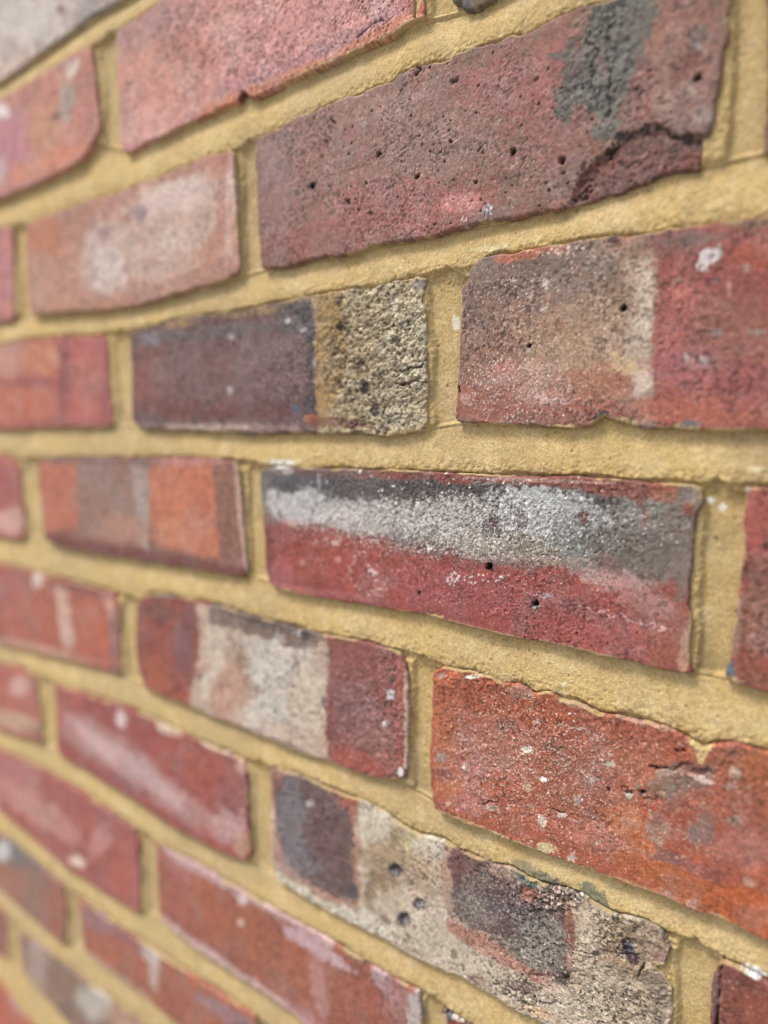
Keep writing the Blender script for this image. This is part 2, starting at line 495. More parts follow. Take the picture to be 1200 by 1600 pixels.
 ('c2', 'long mauve brick with small black pits, a grey smear and a flaked lower right corner', 3, [(-213.54, 188.82),(-206.86, 189.25),(-196.94, 189.69),(-187.32, 191.49),(-176.53, 190.93),(-167.64, 191.85),(-158.7, 192.11),(-147.97, 191.29),(-139.01, 191.87),(-132.35, 191.75),(-127.78, 193.65),(-119.54, 193.68),(-111.28, 192.92),(-105.34, 191.41),(-101.57, 192.59),(-93.93, 193.01),(-87.61, 192.64),(-83.05, 191.89),(-77.57, 192.14),(-73.96, 191.01),(-66.97, 191.35),(-58.58, 192.59),(-48.92, 192.64),(-42.7, 191.73),(-36.69, 191.64),(-21.68, 191.71),(-8.52, 191.87),(-4.04, 191.99),(-3.58, 186.13),(-3.59, 178.98),(-4.01, 172.8),(-5.38, 163.56),(-6.22, 154.18),(-6.59, 146.43),(-8.87, 139.03),(-11.19, 131.48),(-13.94, 132.45),(-18.69, 133.07),(-22.9, 132.57),(-27.19, 131.45),(-34.58, 130.07),(-43.88, 129.57),(-47.05, 128.26),(-55.29, 128.28),(-63.87, 128.29),(-74.65, 128.17),(-82.14, 128.33),(-91.31, 128.49),(-101.16, 128.46),(-111.13, 127.63),(-121.55, 127.54),(-132.78, 128.0),(-141.72, 128.6),(-153.93, 127.21),(-163.66, 127.26),(-178.15, 127.94),(-187.59, 127.25),(-199.1, 127.07),(-212.41, 127.97),(-213.51, 134.48),(-214.5, 154.79),(-214.15, 174.31)],
  (142, 90, 82),((126, 102, 90), 2.2, 0.7), {'face': 1.0, 'rough': 0.3, 'edge': 1.0, 'R': 2.0, 'fleck': 0.2, 'lod': 1.0}, [
   ('b',[-150.82,165.35,63.64,-1.56,10.64,-32.68],(150,108,104),0.5,0.7,0.8,2),
   ('b',[-202.09,165.1,12.84,-2.6,-1.08,-28.88],(150,112,112),0.6,0.6,0.6,3),
   ('b',[-166.17,135.95,44.12,-0.32,2.24,-8.48],(156,82,80),0.6,0.6,0.8,2),
   ('b',[-105.07,135.95,25.8,0.56,2.48,-8.48],(162,86,84),0.65,0.6,0.8,2),
   ('b',[-72.38,174.52,25.48,1.72,4.96,-11.48],(158,84,86),0.7,0.6,0.6,2.5),
   ('b',[-111.21,161.46,26.12,-0.48,4.76,-15.08],(142,112,104),0.6,0.6,0.9,1.6),
   ('b',[-136.74,182.49,18.76,0.2,2.24,-5.32],(160,128,120),0.6,0.6,0.7,2),
   ('b',[-137.07,144.31,26.56,-1.36,2.28,-10.6],(165,88,92),0.6,0.6,0.8,2),
   ('b',[-59.59,156.03,9.64,-2.4,0.28,-13.0],(150,92,94),0.5,0.6,0.5,3),
   ('b',[-99.16,137.76,10.36,-0.72,0.68,-3.92],(200,112,116),0.8,0.5,0.6,1.6),
   ('s',[-123.72,161.86,80.12,-18.08,-0.12,-39.84],1500,0.2,0.55,(182,118,116),0.45,0.08,1.6),
   ('s',[-123.72,161.86,80.12,-18.08,-0.12,-39.84],1200,0.2,0.6,(150,128,116),0.6,0.06,1.6),
   ('s',[-123.72,161.86,80.12,-18.08,-0.12,-39.84],260,0.15,0.3,(215,195,190),0.55,0.1,2.2),
   ('s',[-99.32,158.72,91.16,-21.0,0.32,-40.32],260,0.22,0.75,(62,42,42),0.8,-0.8,1.6),
   ('b',[-177.33,159.85,2.36,-0.44,-0.04,-1.36],(30,20,20),1,0.35,0,1),
   ('s',[-177.33,159.85,1.2,-0.24,0.0,-0.8],3,1.0,1.4,(30,20,20),1,-2,1.3),
   ('s',[-118.96,151.65,0.64,-0.12,0.0,-0.48],2,0.8,1.1,(28,18,20),1,-2,1),
   ('s',[-76.36,151.63,0.52,-0.12,0.0,-0.88],3,0.9,1.2,(25,18,18),1,-2,1),
   ('s',[-57.38,144.32,0.96,-0.2,0.04,-0.64],3,1,1.4,(70,30,35),0.9,-1.6,1),
   ('s',[-164.05,183.75,1.12,-0.28,0.0,-0.76],2,0.8,1,(40,30,30),0.9,-1.5,1.4),
   ('s',[-156.52,148.73,1.08,-0.24,-0.04,-0.8],2,0.9,1.1,(45,40,42),0.9,-1.5,1),
   ('s',[-150.4,144.66,0.72,-0.16,0.0,-0.56],2,0.5,0.7,(35,25,28),0.9,-1.2,1),
   ('s',[-138.6,164.19,1.36,-0.32,0.0,-1.28],4,0.6,0.9,(45,35,35),0.9,-1,1.8),
   ('s',[-118.92,191.83,1.24,-0.36,0.0,-1.44],4,0.8,1.2,(40,32,32),0.95,-1.6,1.4),
   ('s',[-103.72,161.63,0.6,-0.12,0.0,-0.48],1,0.8,0.8,(25,18,18),1,-1.5,1),
   ('s',[-91.47,143.86,0.56,-0.12,0.0,-0.48],1,0.8,0.8,(25,18,18),1,-1.5,1),
   ('s',[-101.8,183.19,1.44,-0.4,0.0,-0.92],5,0.6,1,(90,70,72),0.7,-1,1.2),
   ('s',[-68.91,127.17,1.0,-0.2,0.0,-0.92],4,0.8,1,(60,40,42),0.8,-1,1),
   ('s',[-97.06,129.7,1.72,-0.28,0.04,-4.8],9,0.3,0.5,(225,215,215),0.9,0.2,4),
   ('s',[-86.88,133.13,2.52,-0.44,0.04,-2.32],14,0.3,0.6,(200,200,215),0.8,0.2,3),
   ('s',[-99.16,137.76,8.72,-1.6,0.0,-3.36],60,0.2,0.4,(230,160,160),0.7,0.1,4),
   ('p',[(-45.78,199.34),(-28.89,193.34),(-27.56,179.49),(-27.56,168.84),(-30.64,162.86),(-34.82,162.03),(-37.32,159.69),(-35.84,154.26),(-38.21,147.51),(-42.24,149.3),(-46.73,156.62),(-51.42,160.32),(-54.23,160.63),(-56.24,156.27),(-58.77,161.81),(-56.6,170.11),(-58.72,179.11),(-53.22,183.66),(-49.99,190.77)],(92,96,90),0.86,2.2,5,0.3,1.3),
   ('b',[-52.99,175.33,2.64,-1.6,-1.96,-4.48],(120,92,88),0.3,0.5,0.6,2),
   ('b',[-42.68,170.28,1.44,0.08,2.32,-6.0],(135,95,85),0.35,0.6,0.9,2),
   ('r',[-43.92,174.7,13.28,-4.0,0.68,-22.52],0.8,6),
   ('l',[(-47.48,181.86),(-45.04,175.03),(-47.05,167.44),(-44.54,158.54)],0.6,(60,64,60),0.7,-0.7,1.5),
   ('l',[(-39.9,185.45),(-41.76,176.06),(-38.86,167.17),(-41.56,155.71)],0.6,(58,62,58),0.7,-0.7,1.5),
   ('s',[-42.81,174.36,9.96,-2.96,0.64,-20.4],60,0.4,1.2,(112,116,106),0.6,0.5,2),
   ('b',[-18.64,165.24,9.76,-4.48,-2.36,-16.24],(150,100,90),0.75,0.6,0.4,3),
   ('b',[-12.75,170.99,2.68,-0.8,0.16,-3.76],(110,98,90),0.75,0.6,0.4,3),
   ('b',[-12.62,168.16,1.12,-0.36,0.04,-0.76],(150,150,150),0.8,0.5,0,2),
   ('b',[-29.44,158.58,4.56,-2.0,-1.2,-7.48],(158,82,76),0.5,0.6,0.6,2),
   ('b',[-10.2,147.72,3.4,-0.88,0.12,-2.68],(165,135,132),0.7,0.6,0.2,3),
   ('b',[-22.16,154.67,4.04,-1.08,0.16,-3.52],(160,118,108),0.7,0.6,0.3,3),
   ('s',[-12.23,159.23,0.6,-0.16,0.04,-0.6],2,1.0,1.4,(60,30,30),0.9,-1.4,1),
   ('b',[-14.35,155.46,1.36,-0.36,0.08,-1.52],(165,140,125),0.7,0.5,0.2,2),
   ('b',[-16.59,162.74,3.6,3.32,2.16,-2.32],(120,64,62),0.6,0.6,0.5,2),
   ('p',[(-38.49,142.65),(-33.22,146.53),(-28.0,147.69),(-23.88,147.27),(-17.75,143.83),(-7.58,139.49),(-10.4,130.92),(-21.25,131.83),(-42.49,128.46),(-52.9,128.27),(-50.78,136.9),(-44.03,141.81)],(118,62,58),0.85,2,2,0.4,2),
   ('h',[(-39.61,143.31),(-33.22,146.53),(-28.0,147.69),(-23.88,147.27),(-17.75,143.83),(-6.84,139.69),(-10.34,129.56),(-21.17,129.82),(-42.44,126.76),(-54.06,127.18),(-50.75,135.82),(-44.03,141.81)],-1.5,0.8,1.0),
   ('l',[(-41.77,141.31),(-36.45,146.69),(-30.1,148.0),(-23.89,147.47),(-17.74,143.63),(-9.85,139.83)],0.9,(38,22,22),0.85,-0.8,1.5),
   ('b',[-29.46,130.49,9.08,0.52,1.0,-3.36],(98,52,50),0.5,0.6,0.6,2),
   ('s',[-29.68,136.62,12.6,-2.72,0.2,-6.12],50,0.4,1.2,(140,75,72),0.6,0.4,1.5),
   ('s',[-49.58,135.59,3.28,-0.68,0.2,-6.48],20,0.5,1.0,(60,32,32),0.8,-0.6,1.5),
  ]),
 ('c3', 'brown brick just showing at the right edge beside the flaked brick', 3, [(7.17, 132.36),(15.25, 133.05),(29.22, 137.67),(126.5, 131.3),(126.5, 191.5),(26.12, 188.48),(5.36, 193.29),(6.89, 154.17)],
  (130, 95, 70),((100, 70, 60), 3, 0.6), {'face': 0.0, 'rough': 0.25, 'edge': 0.8, 'R': 2.0, 'fleck': 0.1, 'lod': 1.5}, [
  ]),
 ('d0', 'red and orange banded brick at the left edge, midway up', 4, [(-501.09, 51.12),(-408.65, 51.74),(-354.79, 51.54),(-349.51, 54.67),(-350.8, 78.18),(-350.94, 105.99),(-356.42, 107.97),(-401.61, 111.2),(-444.01, 112.43),(-491.62, 111.99),(-554.0, 110.8),(-554.0, 50.6)],
  (188, 92, 84),((176, 80, 82), 8, 0.4), {'face': 0.8, 'rough': 0.25, 'edge': 0.8, 'R': 2.0, 'fleck': 0.1, 'lod': 1.0}, [
   ('b',[-478.68,99.28,25.04,-1.48,-1.88,-12.64],(196,140,128),0.8,0.6,0.2,5),
   ('b',[-435.16,98.87,29.4,-1.8,-1.24,-9.4],(208,122,92),0.9,0.4,0.2,5),
   ('b',[-468.57,69.32,65.44,-1.6,-1.8,-12.72],(202,98,78),0.85,0.6,0.2,5),
   ('b',[-457.15,83.35,54.52,-2.24,-0.36,-2.64],(155,75,80),0.6,0.6,0.2,4),
   ('b',[-373.62,83.11,20.8,-0.96,-2.96,-28.0],(190,100,98),0.7,0.5,0.2,5),
   ('b',[-403.64,80.31,7.24,-0.48,-6.4,-29.04],(142,72,84),0.8,0.6,0.2,4),
   ('b',[-364.21,102.35,14.44,-1.04,-0.48,-4.68],(165,85,100),0.6,0.6,0.1,4),
   ('b',[-408.24,55.14,64.6,-0.52,-0.36,-2.96],(165,85,88),0.6,0.6,0.2,4),
   ('b',[-353.63,78.3,4.28,-0.2,-2.64,-27.32],(150,75,90),0.6,0.6,0.2,3),
  ]),
 ('d1', 'brick with a dark purple left part and a pitted tan right end', 4, [(-327.58, 108.24),(-308.3, 109.13),(-287.14, 110.06),(-262.92, 110.84),(-240.52, 109.97),(-219.16, 110.03),(-199.64, 111.33),(-181.42, 111.69),(-163.97, 111.69),(-154.17, 111.93),(-141.9, 111.01),(-132.89, 112.31),(-125.51, 112.69),(-119.97, 113.01),(-115.81, 110.95),(-117.08, 103.94),(-116.44, 98.22),(-114.21, 91.31),(-115.16, 83.61),(-114.19, 73.38),(-114.18, 64.19),(-114.17, 52.8),(-117.1, 49.34),(-127.11, 48.25),(-139.34, 47.11),(-152.15, 48.22),(-168.79, 48.2),(-190.37, 48.17),(-209.58, 47.51),(-230.57, 48.12),(-266.64, 49.47),(-318.71, 51.03),(-328.27, 54.5),(-327.47, 79.13),(-327.11, 98.56)],
  (112, 80, 80),((98, 74, 76), 3, 0.6), {'face': 0.6, 'rough': 0.4, 'edge': 1.0, 'R': 2.0, 'fleck': 0.25, 'lod': 1.0}, [
   ('b',[-305.62,80.01,20.88,-0.96,-1.4,-18.16],(142,82,76),0.8,0.6,0.4,4),
   ('b',[-253.96,81.02,56.76,-2.88,-0.92,-16.76],(118,82,84),0.7,0.6,0.4,3),
   ('b',[-209.71,80.33,27.04,-1.44,-0.52,-14.04],(122,94,96),0.5,0.6,0.5,2.5),
   ('b',[-271.51,61.06,54.76,-2.8,-0.72,-4.88],(115,62,62),0.8,0.6,0.4,3),
   ('b',[-205.92,59.83,26.84,-1.48,-0.48,-4.4],(105,62,66),0.7,0.6,0.4,3),
   ('b',[-252.83,100.95,60.96,-0.32,0.44,-3.32],(100,88,88),0.8,0.5,0.6,2.5),
   ('b',[-307.01,101.83,9.8,-0.76,-0.36,-4.28],(130,124,132),0.8,0.6,0.4,3),
   ('b',[-279.8,107.66,13.52,-0.2,0.24,-1.72],(168,122,76),0.85,0.5,0.5,2),
   ('b',[-217.84,108.03,27.4,-0.16,0.32,-1.88],(140,110,72),0.8,0.5,0.7,2),
   ('b',[-193.45,102.03,11.08,-1.04,-0.24,-7.72],(92,84,86),0.7,0.6,0.4,2),
   ('p',[(-182.71,109.79),(-178.7,106.46),(-177.78,94.75),(-178.79,71.26),(-176.62,59.28),(-180.03,54.83),(-188.5,53.39),(-186.2,59.46),(-182.17,68.4),(-182.44,89.24),(-186.26,101.36),(-195.4,108.19)],(66,64,72),0.8,2.5,1,0.4,2),
   ('p',[(-181.24,118.32),(-111.12,119.65),(-107.76,42.2),(-176.24,41.25),(-177.03,59.29),(-176.05,82.93),(-177.23,100.52)],(178,156,118),1,2.4,3,0.5,1.2),
   ('p',[(-180.95,113.95),(-162.76,114.63),(-159.15,104.44),(-157.65,81.8),(-163.72,64.86),(-175.99,51.79),(-176.74,71.18),(-176.5,97.55)],(160,124,72),0.9,4,3,0.7,1.5),
   ('b',[-186.77,112.58,20.48,-0.28,0.36,-2.36],(152,118,72),0.8,0.6,0.6,2),
   ('b',[-127.31,79.93,13.36,-0.8,-0.16,-29.48],(188,178,150),0.75,0.6,0.6,1.5),
   ('b',[-134.26,63.99,17.28,-0.52,-0.08,-11.0],(172,158,130),0.6,0.6,0.6,1.5),
   ('s',[-141.15,80.79,28.72,-1.8,-0.32,-33.08],1600,0.25,0.7,(92,72,58),0.62,-0.45,1.4),
   ('s',[-141.15,80.79,28.72,-1.8,-0.32,-33.08],1100,0.25,0.7,(214,204,178),0.65,0.35,1.4),
   ('s',[-141.15,80.79,28.04,-1.76,-0.32,-30.32],60,0.5,1.0,(58,42,44),0.85,-1.2,1.2),
   ('b',[-161.22,95.36,2.68,-0.2,-0.04,-1.68],(46,38,46),0.95,0.4,0.2,1),
   ('b',[-148.15,68.91,2.56,-0.12,-0.04,-2.84],(48,38,46),0.95,0.4,0.2,1),
   ('b',[-150.22,79.1,1.84,-0.08,-0.04,-1.96],(52,40,46),0.9,0.4,0.2,1),
   ('b',[-162.07,70.3,1.96,-0.08,-0.04,-2.0],(95,62,52),0.9,0.4,0.2,1),
   ('b',[-142.45,58.64,2.52,-0.04,-0.04,-2.8],(62,48,50),0.9,0.4,0.3,1),
   ('b',[-162.51,108.16,1.92,-0.2,-0.04,-1.96],(88,68,54),0.9,0.4,0.2,1),
   ('b',[-130.66,88.19,1.72,-0.12,0.0,-1.32],(60,52,50),0.85,0.4,0.3,1),
   ('b',[-119.01,109.3,2.92,-0.36,0.0,-2.04],(120,115,112),0.8,0.5,0.4,1.2),
   ('l',[(-130.75,72.04),(-126.66,74.54),(-122.32,75.65),(-117.41,76.17),(-114.84,78.38)],0.6,(50,38,36),0.95,-1.3,0.8),
   ('l',[(-131.45,69.36),(-125.34,69.11),(-120.69,69.72),(-114.83,69.22)],0.5,(70,50,44),0.85,-1.0,0.8),
   ('l',[(-176.02,100.41),(-175.64,82.91),(-176.89,65.25),(-176.36,53.29)],0.9,(168,92,52),0.7,0,1),
   ('b',[-180.86,54.84,4.96,-0.04,-0.08,-2.12],(190,90,58),0.9,0.5,0.2,2),
   ('b',[-163.95,53.19,19.36,-1.16,-0.24,-2.32],(120,72,60),0.8,0.5,0.7,1.5),
   ('b',[-190.89,59.55,2.12,-0.04,-0.08,-2.44],(60,80,110),0.9,0.5,0.1,2),
   ('b',[-245.08,51.48,65.52,-1.0,-0.2,-2.36],(150,118,112),0.85,0.4,0.6,2),
   ('b',[-261.04,51.2,32.28,-0.12,-0.08,-1.36],(186,162,148),0.8,0.5,0.5,2),
   ('b',[-220.34,48.46,91.92,-1.04,-0.08,-1.32],(92,64,58),0.5,0.5,0.5,2),
   ('b',[-236.65,97.36,2.48,-0.2,-0.08,-1.64],(170,160,165),0.9,0.5,0,2),
   ('b',[-238.5,70.37,2.52,-0.08,-0.08,-1.96],(160,150,155),0.9,0.5,0,2),
   ('b',[-194.75,101.55,1.72,-0.12,-0.04,-1.16],(205,205,210),0.9,0.5,0,2),
   ('b',[-178.12,81.59,1.64,-0.12,-0.04,-2.08],(150,150,150),0.8,0.5,0,2),
   ('b',[-185.14,96.84,1.68,-0.16,-0.04,-1.2],(170,170,170),0.8,0.5,0,2),
   ('s',[-238.51,80.23,63.64,-3.24,-1.12,-22.92],120,0.3,0.7,(150,120,120),0.5,0,1.4),
   ('s',[-238.51,80.23,63.64,-3.24,-1.12,-22.92],140,0.3,0.8,(80,58,62),0.5,-0.1,1.4),
   ('r',[-141.15,80.79,33.2,-2.08,-0.4,-38.6],1.3,2.6),
   ('b',[-124.07,48.53,15.04,0.64,0.12,-1.36],(200,170,110),0.9,0.4,0.4,1.5),
  ]),
 ('d2', 'brown brick with a pale vertical band, turning red towards the right edge', 4, [(-98.33, 105.06),(-95.13, 108.35),(-93.72, 112.06),(-88.9, 115.48),(-80.88, 116.21),(-76.28, 115.3),(-71.54, 115.99),(-64.86, 115.67),(-58.39, 116.03),(-50.19, 115.64),(-42.09, 115.44),(-36.26, 115.15),(-26.97, 114.28),(-19.75, 114.72),(-11.21, 114.3),(-2.12, 114.11),(9.57, 112.85),(41.26, 110.9),(104.0, 110.8),(104.0, 50.6),(45.5, 46.12),(12.91, 49.02),(-3.24, 49.02),(-11.78, 49.24),(-15.29, 50.1),(-24.58, 50.12),(-29.21, 51.24),(-33.26, 52.15),(-36.24, 53.3),(-39.05, 54.9),(-41.56, 53.13),(-45.28, 51.1),(-52.56, 50.44),(-61.4, 50.95),(-78.8, 51.78),(-93.75, 52.64),(-99.46, 53.46),(-100.38, 55.01),(-99.58, 70.62),(-98.49, 86.95),(-97.98, 97.61)],
  (152, 110, 96),((136, 104, 92), 3, 0.55), {'face': 1.2, 'rough': 0.3, 'edge': 0.7, 'R': 2.0, 'fleck': 0.3, 'lod': 1.0}, [
   ('b',[-68.55,108.91,27.84,-1.16,1.4,-10.44],(118,96,84),0.8,0.7,0.4,3),
   ('b',[-87.3,99.42,12.64,-1.36,0.16,-14.52],(126,94,84),0.7,0.6,0.4,3),
   ('b',[-50.4,79.73,24.32,6.6,5.28,-13.08],(172,138,112),0.85,0.7,0.4,3),
   ('b',[-37.1,100.41,13.32,-1.68,0.32,-10.76],(142,116,98),0.6,0.7,0.3,4),
   ('b',[-84.2,77.28,13.96,-0.84,0.12,-9.8],(142,94,84),0.5,0.6,0.5,2),
   ('b',[-67.71,66.79,15.44,-3.08,-1.64,-9.32],(184,138,128),0.7,0.7,0.6,2),
   ('b',[-57.3,60.55,6.52,-0.16,0.12,-3.72],(200,158,156),0.8,0.6,0.5,2),
   ('b',[-78.58,73.31,5.48,-0.32,0.04,-3.4],(176,92,92),0.6,0.6,0.5,2),
   ('b',[-86.83,60.1,17.08,-0.44,0.08,-7.52],(160,82,72),0.75,0.7,0.5,2.5),
   ('b',[-42.85,64.67,17.36,0.52,0.64,-5.84],(178,98,76),0.65,0.9,0.7,2.5),
   ('b',[-49.75,55.75,28.72,-0.48,0.08,-4.16],(156,82,74),0.85,0.6,0.4,3),
   ('b',[-62.23,53.57,15.36,-0.16,0.08,-2.36],(140,92,84),0.6,0.6,0.5,2),
   ('p',[(-32.85,105.16),(-23.1,105.88),(-22.59,81.93),(-22.7,62.84),(-25.88,61.87),(-30.52,69.65),(-32.52,82.75),(-28.96,93.08)],(190,168,148),0.7,6,2,0.4,3),
   ('b',[-25.53,92.7,1.92,-0.24,0.04,-16.76],(200,184,168),0.5,0.6,0.2,4),
   ('b',[-30.56,70.74,6.28,-4.56,-1.68,-2.4],(205,172,130),0.7,0.6,0.4,2),
   ('b',[-26.0,65.12,3.04,-0.12,0.2,-4.76],(205,180,165),0.7,0.6,0.3,3),
   ('p',[(-23.12,117.11),(49.52,113.01),(54.5,40.9),(-21.61,45.56),(-22.26,73.47),(-22.53,96.53)],(158,76,74),1,2.2,1.6,0.3,3),
   ('b',[-4.27,100.26,16.88,-2.28,0.36,-7.92],(148,66,64),0.8,0.7,0.4,4),
   ('b',[6.59,102.61,7.12,-1.04,0.2,-4.24],(182,76,62),0.85,0.6,0.4,3),
   ('b',[-14.31,85.36,6.0,-1.44,-1.76,-18.16],(180,92,90),0.7,0.7,0.4,4),
   ('b',[0.43,80.03,11.16,-0.92,0.6,-11.92],(150,92,82),0.75,0.7,0.5,4),
   ('b',[-6.1,56.08,23.2,-0.44,0.2,-4.56],(184,92,76),0.75,0.7,0.6,3),
   ('b',[4.92,63.87,9.16,-0.36,0.4,-7.96],(160,72,78),0.7,0.7,0.5,3),
   ('b',[-18.36,110.26,7.92,0.2,0.96,-4.52],(130,80,76),0.7,0.6,0.4,3),
   ('b',[-12.4,110.33,9.68,-0.48,0.28,-2.0],(110,92,84),0.7,0.6,0.4,3),
   ('b',[6.11,112.13,10.52,-1.0,0.12,-1.32],(130,104,80),0.8,0.6,0.4,3),
   ('b',[-10.69,70.7,11.88,-0.64,0.28,-6.2],(165,85,96),0.6,0.7,0.5,3),
   ('b',[-6.74,104.54,2.84,-0.92,-0.28,-2.12],(206,200,200),0.95,0.4,0.6,1.6),
   ('b',[-8.52,101.63,1.52,-0.24,0.04,-1.6],(208,202,202),0.9,0.4,0.5,1.4),
   ('b',[-4.09,104.54,1.44,-0.72,-0.68,-2.08],(208,200,200),0.8,0.5,0.5,1.4),
   ('b',[-37.11,114.23,2.2,-0.36,0.04,-1.48],(70,44,50),0.9,0.5,0.2,2),
   ('b',[-33.02,90.96,1.56,-0.16,0.04,-0.88],(52,40,38),1,0.4,0,1),
   ('s',[-33.02,90.96,0.68,-0.08,0.0,-0.44],3,0.8,1.1,(48,36,34),0.9,-1.4,1.4),
   ('b',[-35.55,93.79,1.36,-0.12,0.04,-0.64],(100,80,68),0.8,0.5,0,1),
   ('b',[-30.9,80.47,1.68,0.84,0.6,-0.96],(112,94,84),0.8,0.5,0.2,1),
   ('s',[-68.52,80.8,0.8,-0.08,0.04,-0.72],3,0.6,0.9,(45,34,36),0.9,-1.2,1.1),
   ('b',[-68.46,78.2,1.28,-0.08,0.04,-1.88],(160,140,130),0.5,0.5,0.2,1),
   ('b',[-56.45,87.01,1.76,-0.16,0.08,-2.76],(134,76,66),0.6,0.5,0.3,2),
   ('b',[-96.15,90.0,1.2,-0.12,0.04,-1.48],(100,84,84),0.8,0.5,0.2,1),
   ('s',[-98.64,65.49,0.32,0.0,0.04,-1.52],3,0.5,0.8,(40,25,25),0.9,-1,1.5),
   ('b',[-61.79,102.57,1.0,-0.12,0.04,-1.84],(215,200,192),0.9,0.5,0.3,1.2),
   ('b',[-62.6,93.53,1.52,-0.16,0.04,-1.16],(190,172,160),0.8,0.5,0.3,1.2),
   ('b',[-75.32,105.62,1.36,-0.16,0.04,-0.68],(190,172,160),0.8,0.5,0.3,1.2),
   ('b',[-95.61,61.58,2.36,-0.08,0.0,-2.04],(205,160,150),0.6,0.5,0.7,0.8),
   ('s',[-62.87,82.95,37.48,-2.92,0.68,-32.64],900,0.16,0.34,(222,202,190),0.6,0.12,2.2),
   ('s',[-75.71,64.69,24.24,-0.84,0.24,-14.6],400,0.18,0.4,(225,200,195),0.65,0.12,2),
   ('s',[-62.87,82.95,37.48,-2.92,0.68,-32.64],500,0.2,0.45,(96,66,58),0.5,-0.15,1.5),
   ('s',[-1.45,80.19,18.68,-1.56,1.44,-30.08],70,0.4,1.0,(106,80,92),0.7,-0.2,1.3),
   ('s',[-1.45,80.19,18.68,-1.56,1.44,-30.08],160,0.3,0.8,(198,110,110),0.5,0.05,1.5),
   ('b',[-3.34,80.34,1.68,-0.12,0.04,-1.2],(140,124,126),0.8,0.5,0.2,2),
   ('b',[-6.8,71.71,1.36,-0.08,0.08,-1.44],(160,150,152),0.8,0.5,0.2,2),
   ('b',[-11.98,72.84,0.8,-0.04,0.08,-1.44],(190,170,165),0.7,0.5,0.2,2),
   ('b',[-0.04,93.85,0.56,-0.08,0.12,-2.76],(190,140,135),0.7,0.5,0.2,2),
   ('b',[4.63,99.06,1.08,-0.12,0.04,-1.16],(180,150,145),0.7,0.5,0.3,2),
   ('b',[8.67,79.35,2.48,-0.2,0.04,-0.96],(150,138,128),0.7,0.5,0.2,2),
   ('b',[-15.83,97.76,1.6,-0.2,0.04,-0.8],(170,150,130),0.6,0.5,0.3,2),
   ('p',[(-83.04,114.64),(-76.55,115.58),(-73.39,116.49),(-64.61,116.08),(-58.15,116.43),(-45.54,116.2),(-45.25,114.0),(-50.14,113.88),(-58.08,113.76),(-64.54,112.91),(-69.93,113.23),(-76.5,112.78),(-80.28,112.84)],(196,92,72),0.75,0.5,2.4,1.3,2.2),
   ('s',[-58.58,113.83,12.28,-1.84,0.04,-1.8],30,0.3,0.6,(235,190,175),0.8,0.2,3),
   ('b',[-33.6,114.3,2.16,-0.32,0.0,-0.6],(200,130,90),0.9,0.5,0.4,1),
   ('b',[-39.72,54.01,2.88,1.28,0.92,-1.84],(66,54,54),0.95,0.4,0.2,1.5),
   ('b',[-32.13,52.14,4.44,-0.64,-0.16,-1.52],(200,170,110),0.95,0.4,0.2,1.5),
   ('b',[-10.82,50.5,4.84,-0.2,0.0,-1.24],(176,148,100),0.95,0.4,0.4,1.5),
   ('b',[-9.86,51.55,3.0,-0.04,0.04,-1.04],(100,104,110),0.9,0.5,0.4,1.5),
   ('b',[-12.41,54.52,3.24,-0.04,0.04,-1.08],(196,96,76),0.7,0.5,0.4,2),
   ('b',[3.78,49.43,11.12,-0.04,0.04,-0.8],(180,140,88),0.8,0.5,0.6,1.5),
   ('b',[-54.55,50.69,8.44,-0.04,0.04,-0.84],(200,170,110),0.9,0.4,0.5,1.2),
   ('b',[-81.04,51.54,8.4,-0.32,0.0,-0.6],(200,170,110),0.8,0.4,0.6,1.2),
  ]),
 ('e0', 'red brick with a pale lower part at the left edge, below the banded brick', 5, [(-650.12, -38.1),(-514.13, -32.61),(-483.15, -32.2),(-472.49, -26.41),(-472.09, -9.72),(-474.86, 25.47),(-483.84, 31.36),(-504.08, 31.92),(-635.81, 30.49),(-666.5, 30.1),(-666.5, -30.1)],
  (182, 90, 86),((165, 78, 86), 8, 0.4), {'face': 0.4, 'rough': 0.25, 'edge': 0.8, 'R': 2.0, 'fleck': 0.1, 'lod': 1.0}, [
   ('b',[-496.32,-18.72,28.0,-0.16,-5.08,-10.04],(206,158,150),0.9,0.6,0.2,4),
   ('b',[-494.64,12.93,20.4,0.84,-1.44,-9.72],(170,80,90),0.6,0.6,0.2,4),
   ('b',[-479.43,27.7,15.72,0.4,-0.56,-3.8],(196,110,95),0.6,0.6,0.2,4),
  ]),
 ('e1', 'brick striped with two bright orange bands and a grey brown band', 5, [(-446.17, 28.97),(-390.69, 32.0),(-318.83, 33.58),(-273.16, 34.94),(-235.74, 33.72),(-232.46, 28.78),(-231.47, 6.88),(-229.33, -23.76),(-232.06, -28.25),(-249.26, -28.64),(-289.04, -29.01),(-341.05, -29.78),(-397.6, -30.71),(-426.96, -30.08),(-442.56, -26.99),(-445.26, 1.3)],
  (146, 92, 84),((130, 84, 80), 6, 0.5), {'face': 1.2, 'rough': 0.25, 'edge': 0.8, 'R': 2.0, 'fleck': 0.1, 'lod': 1.0}, [
   ('p',[(-446.35,27.61),(-393.5,28.13),(-394.22,-0.05),(-396.72,-15.35),(-443.68,-21.55),(-448.01,1.14)],(200,104,84),0.85,2.6,1.5,0.2,4),
   ('p',[(-393.5,28.13),(-314.57,30.25),(-315.83,-18.39),(-393.95,-19.45)],(152,116,106),0.85,3,1.5,0.4,4),
   ('p',[(-332.41,29.77),(-312.01,30.32),(-314.77,-21.42),(-325.13,-19.3),(-327.52,0.25)],(168,152,146),0.7,4,1.5,0.4,4),
   ('b',[-342.87,-10.88,27.48,0.04,-2.96,-9.08],(178,124,108),0.7,0.6,0.3,4),
